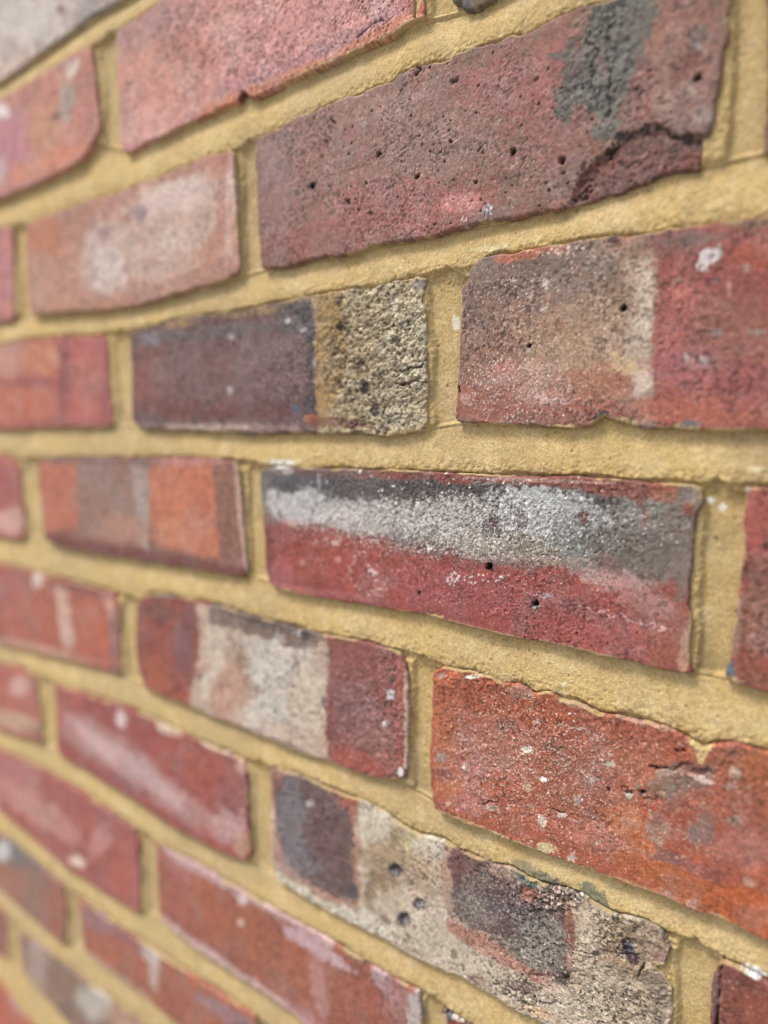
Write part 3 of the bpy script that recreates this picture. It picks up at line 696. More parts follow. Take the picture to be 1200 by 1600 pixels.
   ('p',[(-313.41,28.77),(-253.46,32.59),(-252.02,-20.04),(-276.65,-20.51),(-311.92,-18.01)],(206,108,80),0.88,2.6,1.5,0.15,4),
   ('b',[-294.94,-8.79,14.68,1.24,-0.52,-7.64],(208,122,92),0.7,0.6,0.3,4),
   ('b',[-264.25,15.32,10.0,0.56,-1.04,-17.84],(204,96,76),0.5,0.6,0.2,4),
   ('b',[-281.99,31.85,28.88,0.76,-0.16,-2.16],(196,120,116),0.8,0.6,0.4,3),
   ('p',[(-252.51,30.54),(-234.86,31.05),(-232.38,-24.12),(-251.09,-22.79)],(146,96,84),0.8,3,1.2,0.3,4),
   ('p',[(-236.28,33.03),(-233.76,33.1),(-230.96,6.91),(-229.37,-24.45),(-231.39,-24.7),(-235.01,6.63)],(205,160,150),0.8,1.2,0.6,0.3,3),
   ('b',[-394.82,30.64,55.12,1.28,-0.28,-2.56],(130,96,94),0.7,0.6,0.3,3),
   ('b',[-409.48,-26.59,48.6,0.08,-1.96,-4.56],(128,62,64),0.8,0.6,0.3,3),
   ('p',[(-426.29,-24.58),(-307.13,-22.19),(-231.33,-23.3),(-231.58,-28.89),(-307.83,-31.59),(-427.18,-31.92)],(120,60,58),0.9,2,1,0.4,3),
   ('b',[-315.8,30.98,12.84,0.36,-0.24,-3.04],(120,96,96),0.6,0.6,0.2,3),
   ('b',[-242.21,6.14,2.08,0.04,-2.68,-20.96],(120,76,70),0.5,0.6,0.2,3),
  ]),
 ('e2', 'long brick with a frosted grey upper half over a crimson lower half', 5, [(-217.81, 28.93),(-206.49, 31.56),(-186.99, 31.52),(-165.55, 31.58),(-146.03, 31.91),(-127.87, 32.22),(-109.64, 32.02),(-94.76, 32.28),(-80.76, 32.01),(-61.75, 31.98),(-47.66, 32.76),(-36.02, 32.29),(-26.52, 31.56),(-17.46, 31.51),(-8.79, 31.46),(-5.92, 29.89),(-4.93, 25.7),(-6.88, 20.0),(-7.29, 10.89),(-7.84, 0.12),(-7.86, -9.17),(-6.57, -15.19),(-6.61, -23.7),(-6.78, -29.36),(-5.82, -32.33),(-10.38, -33.52),(-17.91, -33.72),(-25.78, -32.76),(-38.21, -33.08),(-46.87, -32.29),(-60.35, -31.8),(-69.88, -32.51),(-79.83, -32.72),(-83.94, -32.11),(-96.37, -31.54),(-107.18, -30.57),(-116.44, -30.08),(-134.22, -30.27),(-153.28, -30.77),(-181.39, -31.12),(-202.24, -31.12),(-211.98, -29.08),(-215.03, -21.37),(-215.19, -0.96),(-217.14, 21.74)],
  (158, 64, 66),((146, 56, 58), 3, 0.5), {'face': 0.8, 'rough': 0.2, 'edge': 0.6, 'R': 2.0, 'fleck': 0.35, 'lod': 1.0}, [
   ('b',[-153.39,-11.65,52.08,0.2,-2.32,-12.24],(172,66,62),0.7,0.7,0.4,4),
   ('b',[-74.24,-23.34,43.2,-1.56,-1.64,-7.92],(158,62,66),0.7,0.7,0.4,3),
   ('b',[-104.34,-17.05,37.04,-0.6,-1.64,-8.4],(166,72,82),0.6,0.7,0.5,3),
   ('b',[-32.95,-26.27,20.32,-1.44,-1.28,-6.32],(176,78,80),0.7,0.7,0.5,3),
   ('b',[-15.25,-18.46,8.48,1.44,0.52,-13.64],(158,84,70),0.7,0.7,0.4,3),
   ('b',[-43.35,0.89,14.28,-0.84,-0.84,-5.72],(176,104,90),0.6,0.7,0.6,2),
   ('p',[(-223.36,34.03),(-3.15,34.24),(-2.62,22.66),(-5.33,3.05),(-11.73,-1.04),(-24.61,-2.69),(-40.87,-1.2),(-58.41,-0.82),(-77.4,-2.99),(-98.14,-2.11),(-124.21,0.2),(-153.18,2.77),(-185.58,5.01),(-216.46,2.93)],(122,110,104),0.98,9,3,0.35,2),
   ('p',[(-211.78,26.21),(-138.07,28.19),(-75.12,29.72),(-34.74,28.47),(-25.48,21.08),(-34.48,20.46),(-75.0,22.21),(-138.15,19.06),(-207.61,13.41)],(74,68,68),0.9,4,3,0.4,2),
   ('b',[-189.36,23.95,25.68,0.48,-0.44,-5.68],(78,76,82),0.85,0.6,0.5,2.5),
   ('b',[-152.89,22.62,26.12,-0.48,-0.84,-6.48],(84,78,80),0.7,0.7,0.6,2),
   ('b',[-187.53,12.43,25.48,-0.32,-1.28,-7.6],(190,189,190),0.8,0.7,0.5,2.5),
   ('b',[-138.23,9.85,38.56,-1.44,-1.28,-6.96],(186,180,176),0.75,0.7,0.7,1.8),
   ('b',[-95.19,12.31,38.52,0.04,-0.88,-9.56],(184,180,176),0.8,0.7,0.9,1.2),
   ('b',[-61.46,18.6,23.16,-0.68,-0.84,-9.32],(184,188,188),0.85,0.7,0.9,1.2),
   ('b',[-74.69,3.73,32.64,-0.96,-0.76,-5.68],(158,144,130),0.7,0.7,0.9,1.2),
   ('b',[-43.63,10.39,14.24,-1.16,-1.24,-8.52],(128,132,128),0.8,0.7,0.8,1.4),
   ('b',[-21.2,23.6,10.68,0.68,0.24,-6.2],(132,130,122),0.85,0.7,0.5,2.5),
   ('b',[-29.45,7.09,15.28,-2.56,-1.76,-7.76],(108,98,90),0.8,0.7,0.6,2),
   ('b',[-12.41,15.44,6.2,0.52,0.44,-10.96],(112,96,86),0.8,0.7,0.5,3),
   ('b',[-33.68,-3.86,13.48,-1.64,-0.8,-3.76],(176,146,142),0.7,0.7,0.7,1.5),
   ('b',[-24.4,-8.42,12.2,-4.08,-1.72,-4.44],(178,120,118),0.6,0.7,0.6,2),
   ('b',[-10.12,0.27,2.88,0.08,-0.32,-8.88],(112,104,96),0.7,0.6,0.4,2),
   ('b',[-83.32,10.39,4.36,-1.04,-1.32,-3.52],(76,72,82),0.7,0.6,0.5,1.2),
   ('b',[-70.47,14.98,2.72,0.2,0.08,-4.0],(92,72,82),0.7,0.6,0.5,1.2),
   ('b',[-82.78,13.27,2.28,0.2,0.04,-3.6],(96,58,64),0.8,0.6,0.4,1.2),
   ('b',[-45.54,17.81,1.6,0.68,1.08,-2.6],(128,62,56),0.9,0.5,0.5,1),
   ('b',[-23.24,20.12,1.08,0.08,0.12,-3.56],(150,84,66),0.7,0.6,0.4,1.5),
   ('b',[-9.05,23.3,1.84,0.12,0.12,-2.16],(150,62,50),0.8,0.6,0.4,1.5),
   ('b',[-36.2,1.71,5.12,-2.36,-1.36,-2.6],(130,88,84),0.6,0.6,0.7,1.5),
   ('b',[-41.75,28.12,14.12,-0.52,-0.08,-1.64],(100,84,80),0.6,0.6,0.5,2),
   ('p',[(-152.71,35.19),(-49.27,37.86),(-13.22,34.93),(-13.0,29.54),(-19.22,27.7),(-24.46,23.39),(-29.0,26.5),(-44.12,27.3),(-56.51,28.11),(-75.11,28.97),(-104.56,28.48),(-152.81,28.19)],(136,62,56),0.9,1.6,2,0.5,2),
   ('b',[-17.13,28.68,4.6,0.24,0.12,-3.48],(164,86,62),0.8,0.6,0.5,2),
   ('b',[-6.82,27.72,2.0,0.12,0.2,-4.28],(140,118,100),0.7,0.6,0.3,2),
   ('b',[-176.52,29.71,24.52,0.2,-0.12,-1.56],(110,70,70),0.7,0.6,0.5,2),
   ('s',[-104.47,9.7,87.44,7.12,0.08,-14.04],2600,0.14,0.3,(236,234,230),0.8,0.1,2.4),
   ('s',[-86.21,9.11,62.2,5.32,0.16,-13.04],1800,0.16,0.4,(60,52,54),0.6,-0.08,1.6),
   ('s',[-34.26,13.56,29.48,2.52,0.56,-16.16],600,0.16,0.4,(70,64,62),0.5,-0.1,1.6),
   ('s',[-131.09,13.8,67.8,4.68,-0.08,-17.08],500,0.2,0.5,(70,62,66),0.5,-0.05,1.5),
   ('s',[-91.96,-9.99,64.2,8.04,0.16,-16.08],500,0.14,0.3,(228,190,190),0.6,0.1,2.2),
   ('s',[-57.95,-20.73,50.84,8.12,0.36,-15.08],700,0.14,0.3,(196,104,110),0.6,0.05,1.8),
   ('s',[-57.95,-20.73,50.84,8.12,0.36,-15.08],500,0.14,0.35,(104,40,44),0.6,-0.1,1.5),
   ('s',[-91.95,-11.33,9.04,1.16,0.04,-2.68],14,0.4,0.7,(232,222,220),0.9,0.2,1.8),
   ('s',[-100.57,-12.44,4.4,0.56,0.04,-3.24],14,0.4,0.6,(230,215,215),0.85,0.2,1.8),
   ('s',[-113.46,-0.98,1.64,0.16,0.0,-1.12],3,0.8,1.1,(235,228,225),0.9,0.3,2),
   ('s',[-79.59,-9.22,2.28,0.28,0.04,-1.56],6,0.5,0.8,(225,205,205),0.85,0.2,1.8),
   ('s',[-104.55,26.34,78.28,3.68,0.04,-8.0],60,0.3,0.6,(232,226,222),0.85,0.15,2.4),
   ('b',[-83.99,-5.31,1.6,0.2,0.04,-1.44],(26,24,24),1,0.3,0,1),
   ('s',[-83.99,-5.31,0.88,0.08,0.04,-0.8],4,0.9,1.4,(26,24,24),1,-2,1),
   ('b',[-64.14,-17.65,1.6,0.28,0.04,-1.76],(40,34,32),1,0.3,0,1),
   ('s',[-63.89,-16.84,0.84,0.12,0.04,-0.76],3,0.9,1.3,(36,32,30),1,-2,1.1),
   ('b',[-64.11,-18.91,0.8,0.12,0.0,-0.76],(170,175,165),0.9,0.4,0.2,1),
   ('s',[-118.46,-20.98,1.0,0.16,0.0,-0.84],4,0.5,0.9,(32,24,28),1,-1.5,1.3),
   ('b',[-59.17,-13.38,2.08,0.28,0.0,-0.76],(150,140,150),0.8,0.5,0.4,1),
   ('l',[(-51.38,-14.74),(-47.82,-15.68),(-44.83,-15.95),(-36.81,-16.4),(-28.62,-16.99),(-21.81,-18.2),(-12.65,-19.38)],0.6,(222,168,170),0.75,0.05,1.2),
   ('l',[(-81.6,-10.0),(-63.41,-13.98),(-51.38,-14.74)],0.3,(215,150,155),0.5,0.15,0.6),
   ('l',[(-43.63,-14.8),(-43.73,-19.68),(-44.09,-24.63)],0.35,(96,36,40),0.7,-0.5,0.5),
   ('l',[(-153.34,-8.03),(-148.77,-8.14),(-146.56,-12.36),(-143.99,-16.52),(-138.49,-19.36),(-136.32,-22.02),(-140.0,-24.31),(-145.94,-23.95)],1.5,(214,168,168),0.6,0.3,2),
   ('l',[(-155.28,-8.84),(-157.32,-14.53),(-158.16,-18.29),(-155.1,-22.47),(-151.25,-23.47)],1.2,(205,150,150),0.5,0.3,2),
   ('b',[-144.71,-14.52,2.24,-0.76,-0.76,-1.12],(225,200,200),0.8,0.5,0.3,1),
   ('b',[-147.76,-18.49,5.28,0.68,-0.04,-3.6],(150,80,84),0.7,0.5,0.5,1.5),
   ('b',[-187.44,-15.21,2.16,0.24,-0.04,-1.6],(190,130,115),0.8,0.5,0.2,1.5),
   ('b',[-165.19,-11.45,2.44,0.24,-0.04,-1.56],(200,140,140),0.6,0.5,0.2,1.5),
   ('b',[-194.79,3.97,3.56,0.28,-0.04,-1.92],(205,165,165),0.7,0.6,0.2,2),
   ('b',[-167.04,-3.34,2.4,0.2,-0.04,-1.56],(215,180,180),0.7,0.6,0.2,2),
   ('b',[-176.64,24.51,1.24,0.04,-0.12,-4.92],(150,150,156),0.7,0.6,0.3,2),
   ('b',[-201.91,32.33,6.24,-0.2,-0.28,-1.6],(220,222,220),0.95,0.5,0.2,2),
   ('b',[-197.96,29.91,4.44,-0.12,-0.28,-1.88],(180,170,170),0.7,0.5,0.2,2),
   ('b',[-211.2,-8.24,3.76,0.36,-0.76,-20.04],(120,60,64),0.6,0.6,0.2,3),
   ('b',[-204.31,-24.08,9.24,1.16,-0.28,-8.68],(176,92,104),0.6,0.6,0.2,3),
   ('b',[-216.0,14.55,2.84,0.16,-0.68,-16.52],(96,96,84),0.7,0.6,0.2,3),
   ('b',[-177.93,-28.72,33.04,1.12,-0.4,-1.92],(190,100,108),0.5,0.6,0.3,3),
   ('b',[-111.44,-30.42,5.8,-0.12,-0.32,-1.44],(205,178,120),0.95,0.4,0.3,1.5),
   ('b',[-85.72,-31.62,25.64,-1.32,-0.24,-0.96],(176,140,98),0.8,0.4,0.8,1),
   ('b',[-39.93,-32.44,18.72,-1.0,-0.2,-0.96],(165,128,88),0.8,0.4,0.8,1),
   ('b',[-7.84,-23.93,1.84,0.08,-0.8,-9.08],(186,140,112),0.8,0.5,0.4,1.5),
   ('b',[-11.77,0.06,1.24,0.16,0.08,-2.2],(96,84,80),0.5,0.6,0.2,1),
   ('b',[-205.95,-31.29,13.68,0.12,-0.32,-1.2],(205,180,125),0.8,0.4,0.3,1),
   ('s',[-46.21,-28.7,14.8,2.68,0.12,-3.96],40,0.2,0.5,(90,40,40),0.7,-0.2,1.5),
   ('b',[-65.66,30.61,31.2,0.28,-0.04,-0.72],(200,160,150),0.5,0.5,0.8,1),
   ('r',[-89.24,16.69,97.96,6.76,0.2,-20.88],0.35,1.2),
  ]),
 ('e3', 'red brick at the right edge, beside the crimson and grey one', 5, [(7.44, 31.78),(13.82, 31.68),(46.41, 32.3),(216.5, 30.1),(216.5, -30.1),(51.14, -39.94),(17.26, -34.05),(10.68, -33.39),(7.98, -32.9),(4.42, -31.7),(5.48, -25.34),(5.82, -16.15),(7.12, -7.55),(7.53, 3.54),(7.54, 14.65),(7.38, 25.41)],
  (148, 70, 58),((132, 64, 54), 4, 0.5), {'face': 1.0, 'rough': 0.35, 'edge': 0.8, 'R': 2.0, 'fleck': 0.1, 'lod': 1.0}, [
   ('b',[11.63,21.6,5.44,0.4,0.64,-12.24],(176,78,76),0.85,0.6,0.4,3),
   ('b',[9.71,4.85,3.72,0.44,0.24,-4.16],(120,64,58),0.7,0.6,0.4,3),
   ('b',[12.3,-9.51,4.76,0.76,0.44,-8.36],(150,82,58),0.6,0.6,0.4,3),
   ('b',[14.56,-17.58,3.64,0.68,0.2,-3.36],(172,104,96),0.6,0.6,0.4,2),
   ('b',[6.52,-14.73,1.88,0.16,-0.16,-10.8],(160,120,104),0.7,0.5,0.5,2),
   ('b',[5.67,-29.24,1.72,0.64,0.68,-3.76],(92,100,104),0.95,0.4,0.3,2),
   ('b',[8.06,30.38,1.32,0.08,0.08,-1.0],(128,138,146),0.9,0.4,0.2,2),
   ('b',[14.4,13.65,0.92,0.08,0.12,-1.84],(60,30,32),0.9,0.5,0.2,1),
   ('b',[13.37,-30.63,5.48,-0.36,-0.4,-2.6],(140,76,66),0.7,0.6,0.3,2),
   ('s',[11.66,3.0,5.48,0.68,1.6,-31.2],60,0.3,0.8,(190,120,110),0.6,0.1,1.6),
   ('b',[6.8,-32.5,2.96,-0.44,-0.2,-0.88],(200,170,110),0.8,0.5,0.4,1.5),
  ]),
 ('f0', 'red brick with pale vertical streaks near the left edge', 6, [(-527.75, -120.03),(-428.11, -112.77),(-378.12, -110.3),(-359.02, -109.32),(-354.7, -102.35),(-353.36, -63.73),(-357.55, -53.81),(-400.16, -53.97),(-466.52, -53.11),(-517.33, -53.14),(-554.0, -50.6),(-554.0, -110.8)],
  (186, 92, 80),((170, 84, 80), 8, 0.5), {'face': 0.8, 'rough': 0.25, 'edge': 0.8, 'R': 2.0, 'fleck': 0.1, 'lod': 1.0}, [
   ('b',[-498.95,-71.05,30.52,1.6,-7.76,-15.92],(170,96,98),0.6,0.6,0.2,5),
   ('b',[-460.62,-80.26,38.32,5.92,-2.6,-19.76],(188,92,78),0.6,0.6,0.2,5),
   ('p',[(-432.32,-59.61),(-416.59,-58.87),(-410.59,-95.41),(-416.6,-103.48),(-428.48,-101.04),(-431.31,-80.42)],(205,168,150),0.85,3,1.5,0.3,4),
   ('p',[(-374.27,-56.14),(-360.74,-56.37),(-355.29,-76.76),(-361.83,-99.47),(-366.52,-70.06)],(200,150,136),0.8,3,1.5,0.3,4),
   ('b',[-387.3,-84.47,17.68,4.44,2.96,-19.28],(200,92,68),0.8,0.6,0.2,5),
   ('b',[-457.7,-58.24,9.52,1.24,-0.8,-5.8],(215,190,180),0.9,0.5,0.2,3),
   ('b',[-464.92,-112.74,65.28,5.48,-2.4,-4.84],(200,150,132),0.7,0.6,0.4,4),
   ('b',[-396.42,-57.02,38.84,0.04,-2.48,-4.64],(130,80,84),0.6,0.6,0.3,4),
   ('b',[-360.59,-86.26,6.8,1.24,-2.04,-21.96],(132,90,94),0.7,0.6,0.3,4),
  ]),
 ('f1', 'brick with a chalky white centre between two dark red ends', 6, [(-333.24, -59.81),(-325.13, -52.1),(-311.0, -48.09),(-280.1, -47.14),(-247.55, -47.43),(-221.94, -48.68),(-200.1, -49.48),(-179.72, -49.9),(-155.89, -48.78),(-139.85, -49.17),(-129.31, -49.55),(-125.78, -53.89),(-124.42, -66.07),(-124.47, -84.69),(-124.53, -102.36),(-126.7, -107.64),(-134.41, -111.91),(-148.54, -113.77),(-165.49, -114.04),(-177.81, -114.35),(-202.24, -115.54),(-228.69, -113.88),(-255.35, -113.81),(-284.23, -112.12),(-313.25, -112.59),(-329.91, -111.02),(-335.36, -101.71),(-336.26, -79.31)],
  (150, 74, 68),((132, 66, 66), 4, 0.55), {'face': 1.0, 'rough': 0.35, 'edge': 0.9, 'R': 2.0, 'fleck': 0.25, 'lod': 1.0}, [
   ('b',[-307.98,-76.63,25.84,4.72,-1.8,-24.36],(162,72,64),0.8,0.6,0.3,4),
   ('b',[-319.66,-101.28,18.64,-0.16,-6.32,-10.68],(178,82,62),0.8,0.6,0.3,4),
   ('b',[-285.91,-72.59,8.44,1.08,-3.96,-20.04],(126,74,84),0.8,0.6,0.4,3),
   ('b',[-309.89,-59.02,19.12,1.36,-1.68,-5.76],(122,78,76),0.7,0.6,0.3,4),
   ('b',[-309.03,-64.84,5.2,0.84,-0.36,-4.84],(90,58,60),0.6,0.6,0.2,3),
   ('b',[-291.36,-109.07,12.16,1.52,-1.64,-5.08],(186,80,58),0.8,0.6,0.3,3),
   ('p',[(-272.65,-49.42),(-178.35,-46.42),(-171.73,-51.68),(-174.8,-114.81),(-207.55,-118.11),(-248.3,-115.75),(-285.0,-114.68),(-279.53,-94.58),(-270.64,-73.58)],(190,164,146),0.92,4,2.5,0.5,3),
   ('b',[-259.96,-75.29,8.8,0.68,-8.36,-27.52],(205,190,172),0.8,0.6,0.2,5),
   ('b',[-246.17,-94.69,15.04,-0.32,-8.2,-15.84],(190,138,120),0.8,0.6,0.4,4),
   ('b',[-268.99,-84.65,6.96,1.44,-0.32,-5.36],(186,126,108),0.6,0.6,0.2,3),
   ('b',[-233.41,-80.9,4.44,2.04,8.12,-15.16],(150,104,86),0.75,0.6,0.2,4),
   ('b',[-210.73,-72.61,17.8,-1.04,-8.0,-16.36],(192,188,178),0.85,0.6,0.4,4),
   ('b',[-220.1,-64.03,18.84,-0.04,-2.28,-5.84],(190,180,170),0.7,0.6,0.4,3),
   ('b',[-216.68,-102.08,17.76,4.48,-0.52,-14.4],(194,190,180),0.8,0.6,0.4,4),
   ('b',[-188.14,-88.06,10.72,2.56,-0.56,-20.44],(196,180,162),0.8,0.6,0.4,3),
   ('b',[-197.79,-107.67,26.72,2.28,-2.48,-7.4],(190,160,142),0.6,0.6,0.4,3),
   ('p',[(-261.0,-43.99),(-178.31,-44.8),(-173.41,-51.99),(-191.79,-59.35),(-215.05,-59.61),(-240.09,-57.01),(-261.84,-58.88)],(112,88,80),0.85,4,2,0.6,2.5),
   ('b',[-209.91,-50.13,22.76,-0.24,-1.28,-3.52],(92,76,74),0.7,0.6,0.5,2),
   ('b',[-188.01,-51.37,5.32,0.96,-0.08,-2.64],(52,52,56),0.8,0.6,0.3,2),
   ('b',[-192.91,-51.91,2.68,0.48,-0.08,-1.64],(180,175,175),0.9,0.5,0.2,2),
   ('b',[-206.86,-57.09,3.8,0.68,-0.08,-2.76],(180,175,168),0.7,0.6,0.2,2),
   ('b',[-272.88,-91.59,2.96,0.64,-0.16,-2.72],(120,80,84),0.8,0.5,0.2,2),
   ('b',[-194.29,-67.87,2.28,0.44,-0.08,-2.4],(130,84,76),0.7,0.5,0.2,2),
   ('b',[-175.38,-83.33,2.12,0.52,-0.08,-2.96],(100,92,98),0.9,0.5,0.2,2),
   ('l',[(-197.12,-56.33),(-197.26,-90.27),(-196.97,-110.91)],0.4,(160,130,112),0.5,0,1),
   ('p',[(-172.47,-47.01),(-120.88,-45.28),(-120.99,-111.07),(-171.44,-117.16),(-175.36,-101.57),(-172.15,-71.13)],(140,74,74),0.96,2.6,2.4,0.4,2),
   ('b',[-154.43,-83.08,14.2,3.52,-0.28,-19.2],(134,90,92),0.75,0.6,0.6,2),
   ('b',[-135.17,-63.06,9.48,2.08,-0.08,-10.96],(150,66,62),0.7,0.6,0.6,2),
   ('b',[-146.9,-106.54,22.6,2.76,-1.68,-6.76],(176,72,68),0.8,0.6,0.5,2.5),
   ('b',[-154.11,-60.92,15.36,1.0,-1.76,-7.76],(150,84,84),0.6,0.6,0.5,2),
   ('b',[-139.11,-91.7,14.96,4.08,-0.08,-9.4],(150,96,92),0.6,0.6,0.6,1.8),
   ('b',[-128.02,-79.56,3.24,0.84,-0.12,-24.32],(176,76,74),0.6,0.6,0.5,2),
   ('b',[-134.49,-70.2,2.56,0.6,-0.04,-2.44],(190,190,196),0.9,0.5,0.4,1.5),
   ('b',[-137.18,-84.67,1.84,0.48,-0.04,-1.52],(205,200,200),0.9,0.5,0.2,1.5),
   ('b',[-128.86,-105.83,1.8,0.56,0.0,-2.16],(225,225,225),0.9,0.5,0.2,1.5),
   ('b',[-133.35,-62.96,1.84,0.4,0.0,-1.52],(50,36,42),0.9,0.5,0.2,1.5),
   ('s',[-148.54,-81.62,23.8,5.88,-0.36,-30.08],500,0.25,0.6,(190,140,136),0.5,0.06,1.5),
   ('s',[-148.54,-81.62,23.8,5.88,-0.36,-30.08],350,0.25,0.6,(90,46,52),0.55,-0.12,1.5),
   ('s',[-215.86,-80.68,43.44,9.52,-1.36,-35.48],140,0.3,0.8,(220,212,198),0.5,0.05,1.5),
   ('p',[(-126.51,-58.19),(-122.99,-57.44),(-123.1,-102.54),(-126.68,-103.62)],(196,170,150),0.7,1,0.8,0.5,2),
   ('b',[-309.08,-48.22,19.0,1.08,-0.48,-1.64],(110,120,110),0.8,0.5,0.3,2),
   ('b',[-237.52,-114.03,48.56,0.44,-1.0,-2.0],(120,74,64),0.6,0.5,0.5,2),
   ('r',[-150.49,-82.11,27.04,6.72,-0.4,-31.76],0.4,2),
  ]),
 ('f2', 'large bright orange red brick covered in fine white scratches', 6, [(-111.39, -55.27),(-110.06, -53.26),(-105.47, -51.44),(-100.0, -51.71),(-94.66, -50.59),(-89.41, -51.41),(-83.39, -51.21),(-77.79, -52.69),(-71.51, -51.02),(-66.73, -52.07),(-63.96, -53.01),(-57.24, -51.46),(-52.72, -53.49),(-48.34, -52.95),(-42.76, -53.62),(-37.78, -55.14),(-29.2, -54.21),(-20.71, -53.97),(-14.26, -54.42),(-7.97, -55.55),(-4.56, -56.71),(-1.81, -58.01),(0.19, -56.99),(1.76, -55.64),(5.9, -54.49),(12.5, -54.42),(18.33, -54.52),(49.18, -57.48),(104.0, -50.6),(104.0, -110.8),(53.69, -127.65),(21.68, -118.38),(15.69, -118.14),(7.86, -117.21),(-0.21, -117.68),(-8.86, -117.53),(-14.68, -117.52),(-23.23, -117.83),(-33.38, -117.87),(-39.91, -117.61),(-46.62, -117.87),(-55.16, -117.95),(-65.44, -118.57),(-73.84, -118.35),(-82.53, -118.12),(-93.13, -118.14),(-102.53, -117.9),(-109.22, -117.21),(-111.61, -113.78),(-112.67, -93.71),(-111.69, -71.6)],
  (190, 84, 58),((170, 72, 54), 3, 0.6), {'face': 1.4, 'rough': 0.22, 'edge': 0.9, 'R': 2.0, 'fleck': 0.5, 'lod': 1.0}, [
   ('b',[-91.43,-64.65,18.08,1.48,-2.04,-11.56],(168,70,50),0.7,0.7,0.4,3),
   ('b',[-104.04,-79.25,9.76,2.56,0.08,-17.44],(180,88,60),0.7,0.7,0.4,3),
   ('b',[-79.17,-78.15,22.0,-1.36,-4.88,-14.4],(172,98,84),0.7,0.7,0.7,2),
   ('b',[-89.6,-92.41,8.0,2.44,0.08,-6.24],(186,116,112),0.8,0.6,0.4,2.5),
   ('b',[-92.6,-106.3,10.32,0.88,-1.72,-6.76],(186,110,106),0.75,0.7,0.5,2.5),
   ('b',[-103.91,-105.59,7.6,0.64,-1.36,-5.0],(202,92,48),0.85,0.6,0.4,2),
   ('b',[-102.4,-81.71,5.84,1.6,0.04,-5.8],(190,86,48),0.7,0.6,0.4,2),
   ('b',[-105.27,-99.51,4.0,1.24,0.04,-3.52],(130,72,66),0.7,0.6,0.4,2),
   ('b',[-74.93,-68.79,4.6,1.2,0.04,-2.68],(120,76,64),0.75,0.6,0.5,1.5),
   ('b',[-52.78,-72.11,6.2,0.64,-0.4,-2.68],(120,76,64),0.75,0.6,0.5,1.5),
   ('b',[-62.44,-60.26,26.12,0.2,-1.56,-7.04],(168,72,44),0.7,0.7,0.5,3),
   ('b',[-54.56,-53.15,12.76,0.36,-0.68,-3.68],(170,76,44),0.7,0.7,0.5,3),
   ('b',[-45.96,-84.39,14.4,-0.76,-4.84,-16.24],(150,84,70),0.7,0.7,0.6,2),
   ('b',[-55.98,-106.31,22.68,-0.12,-3.44,-11.44],(172,82,66),0.6,0.7,0.5,2),
   ('b',[-24.74,-95.13,7.28,5.52,4.4,-10.2],(200,92,50),0.85,0.7,0.4,3),
   ('b',[-24.82,-92.66,4.16,1.48,0.16,-5.44],(205,120,84),0.8,0.6,0.5,2),
   ('b',[-22.17,-69.58,11.0,0.36,-1.2,-6.52],(182,92,62),0.7,0.7,0.4,3),
   ('b',[-20.37,-56.99,15.16,0.0,-0.88,-4.92],(160,76,58),0.7,0.7,0.4,3),
   ('b',[-38.9,-66.95,14.24,0.32,-1.56,-7.8],(172,84,64),0.6,0.7,0.5,3),
   ('b',[-35.29,-104.07,13.4,-1.52,-1.96,-5.4],(186,112,100),0.6,0.7,0.7,1.8),
   ('b',[-18.56,-105.34,9.96,-2.32,-1.48,-3.6],(200,110,84),0.7,0.6,0.5,2),
   ('b',[-8.75,-72.68,11.32,6.72,1.48,-5.08],(128,104,90),0.85,0.6,0.8,2.5),
   ('b',[-4.4,-74.84,7.44,2.44,0.12,-3.24],(112,108,98),0.75,0.6,0.6,2),
   ('b',[-9.47,-81.26,3.84,1.32,0.12,-3.28],(118,108,100),0.8,0.6,0.5,2),
   ('b',[-14.56,-91.49,3.84,2.16,1.2,-5.8],(158,130,112),0.9,0.5,0.5,1.8),
   ('b',[2.1,-80.85,17.92,6.16,0.4,-9.2],(166,72,58),0.7,0.7,0.4,3),
   ('b',[1.29,-85.81,2.84,1.0,0.32,-6.92],(124,104,98),0.7,0.6,0.7,2),
   ('b',[-2.71,-89.62,2.48,0.92,0.16,-3.28],(120,104,98),0.7,0.6,0.6,2),
   ('b',[10.1,-80.37,2.68,0.96,0.08,-1.8],(150,124,104),0.7,0.6,0.5,2),
   ('b',[-9.67,-103.1,6.52,-1.6,-1.6,-4.0],(128,84,84),0.8,0.6,0.6,2),
   ('b',[-1.05,-103.31,8.08,0.96,-0.64,-4.0],(140,80,82),0.6,0.6,0.6,2),
   ('b',[12.57,-90.92,11.44,4.4,0.36,-6.76],(170,84,76),0.7,0.7,0.5,3),
   ('b',[9.66,-71.42,11.48,3.76,0.28,-5.32],(172,84,66),0.6,0.7,0.5,3),
   ('b',[-0.79,-109.22,25.12,-1.04,-1.36,-5.04],(196,82,34),0.95,0.6,0.3,4),
   ('b',[15.5,-110.52,10.92,0.08,-1.96,-8.76],(198,78,34),0.95,0.6,0.3,4),
   ('b',[14.91,-60.8,9.28,2.8,0.44,-8.72],(172,84,48),0.8,0.7,0.3,4),
   ('b',[-18.43,-109.04,12.48,-1.32,-1.4,-4.2],(186,84,46),0.8,0.6,0.4,3),
   ('b',[5.13,-59.22,7.8,2.24,0.16,-3.12],(160,80,52),0.7,0.6,0.4,3),
   ('l',[(-18.09,-69.81),(-15.42,-69.5),(-11.07,-68.66),(-8.98,-67.08),(-4.75,-66.75),(1.85,-66.59)],1.1,(112,62,56),0.7,-0.8,1.2),
   ('l',[(-17.64,-69.68),(-12.16,-68.75)],0.5,(42,24,22),0.9,-1,0.6),
   ('b',[-3.76,-65.52,5.76,0.84,-0.12,-1.64],(128,72,68),0.8,0.5,0.5,1.5),
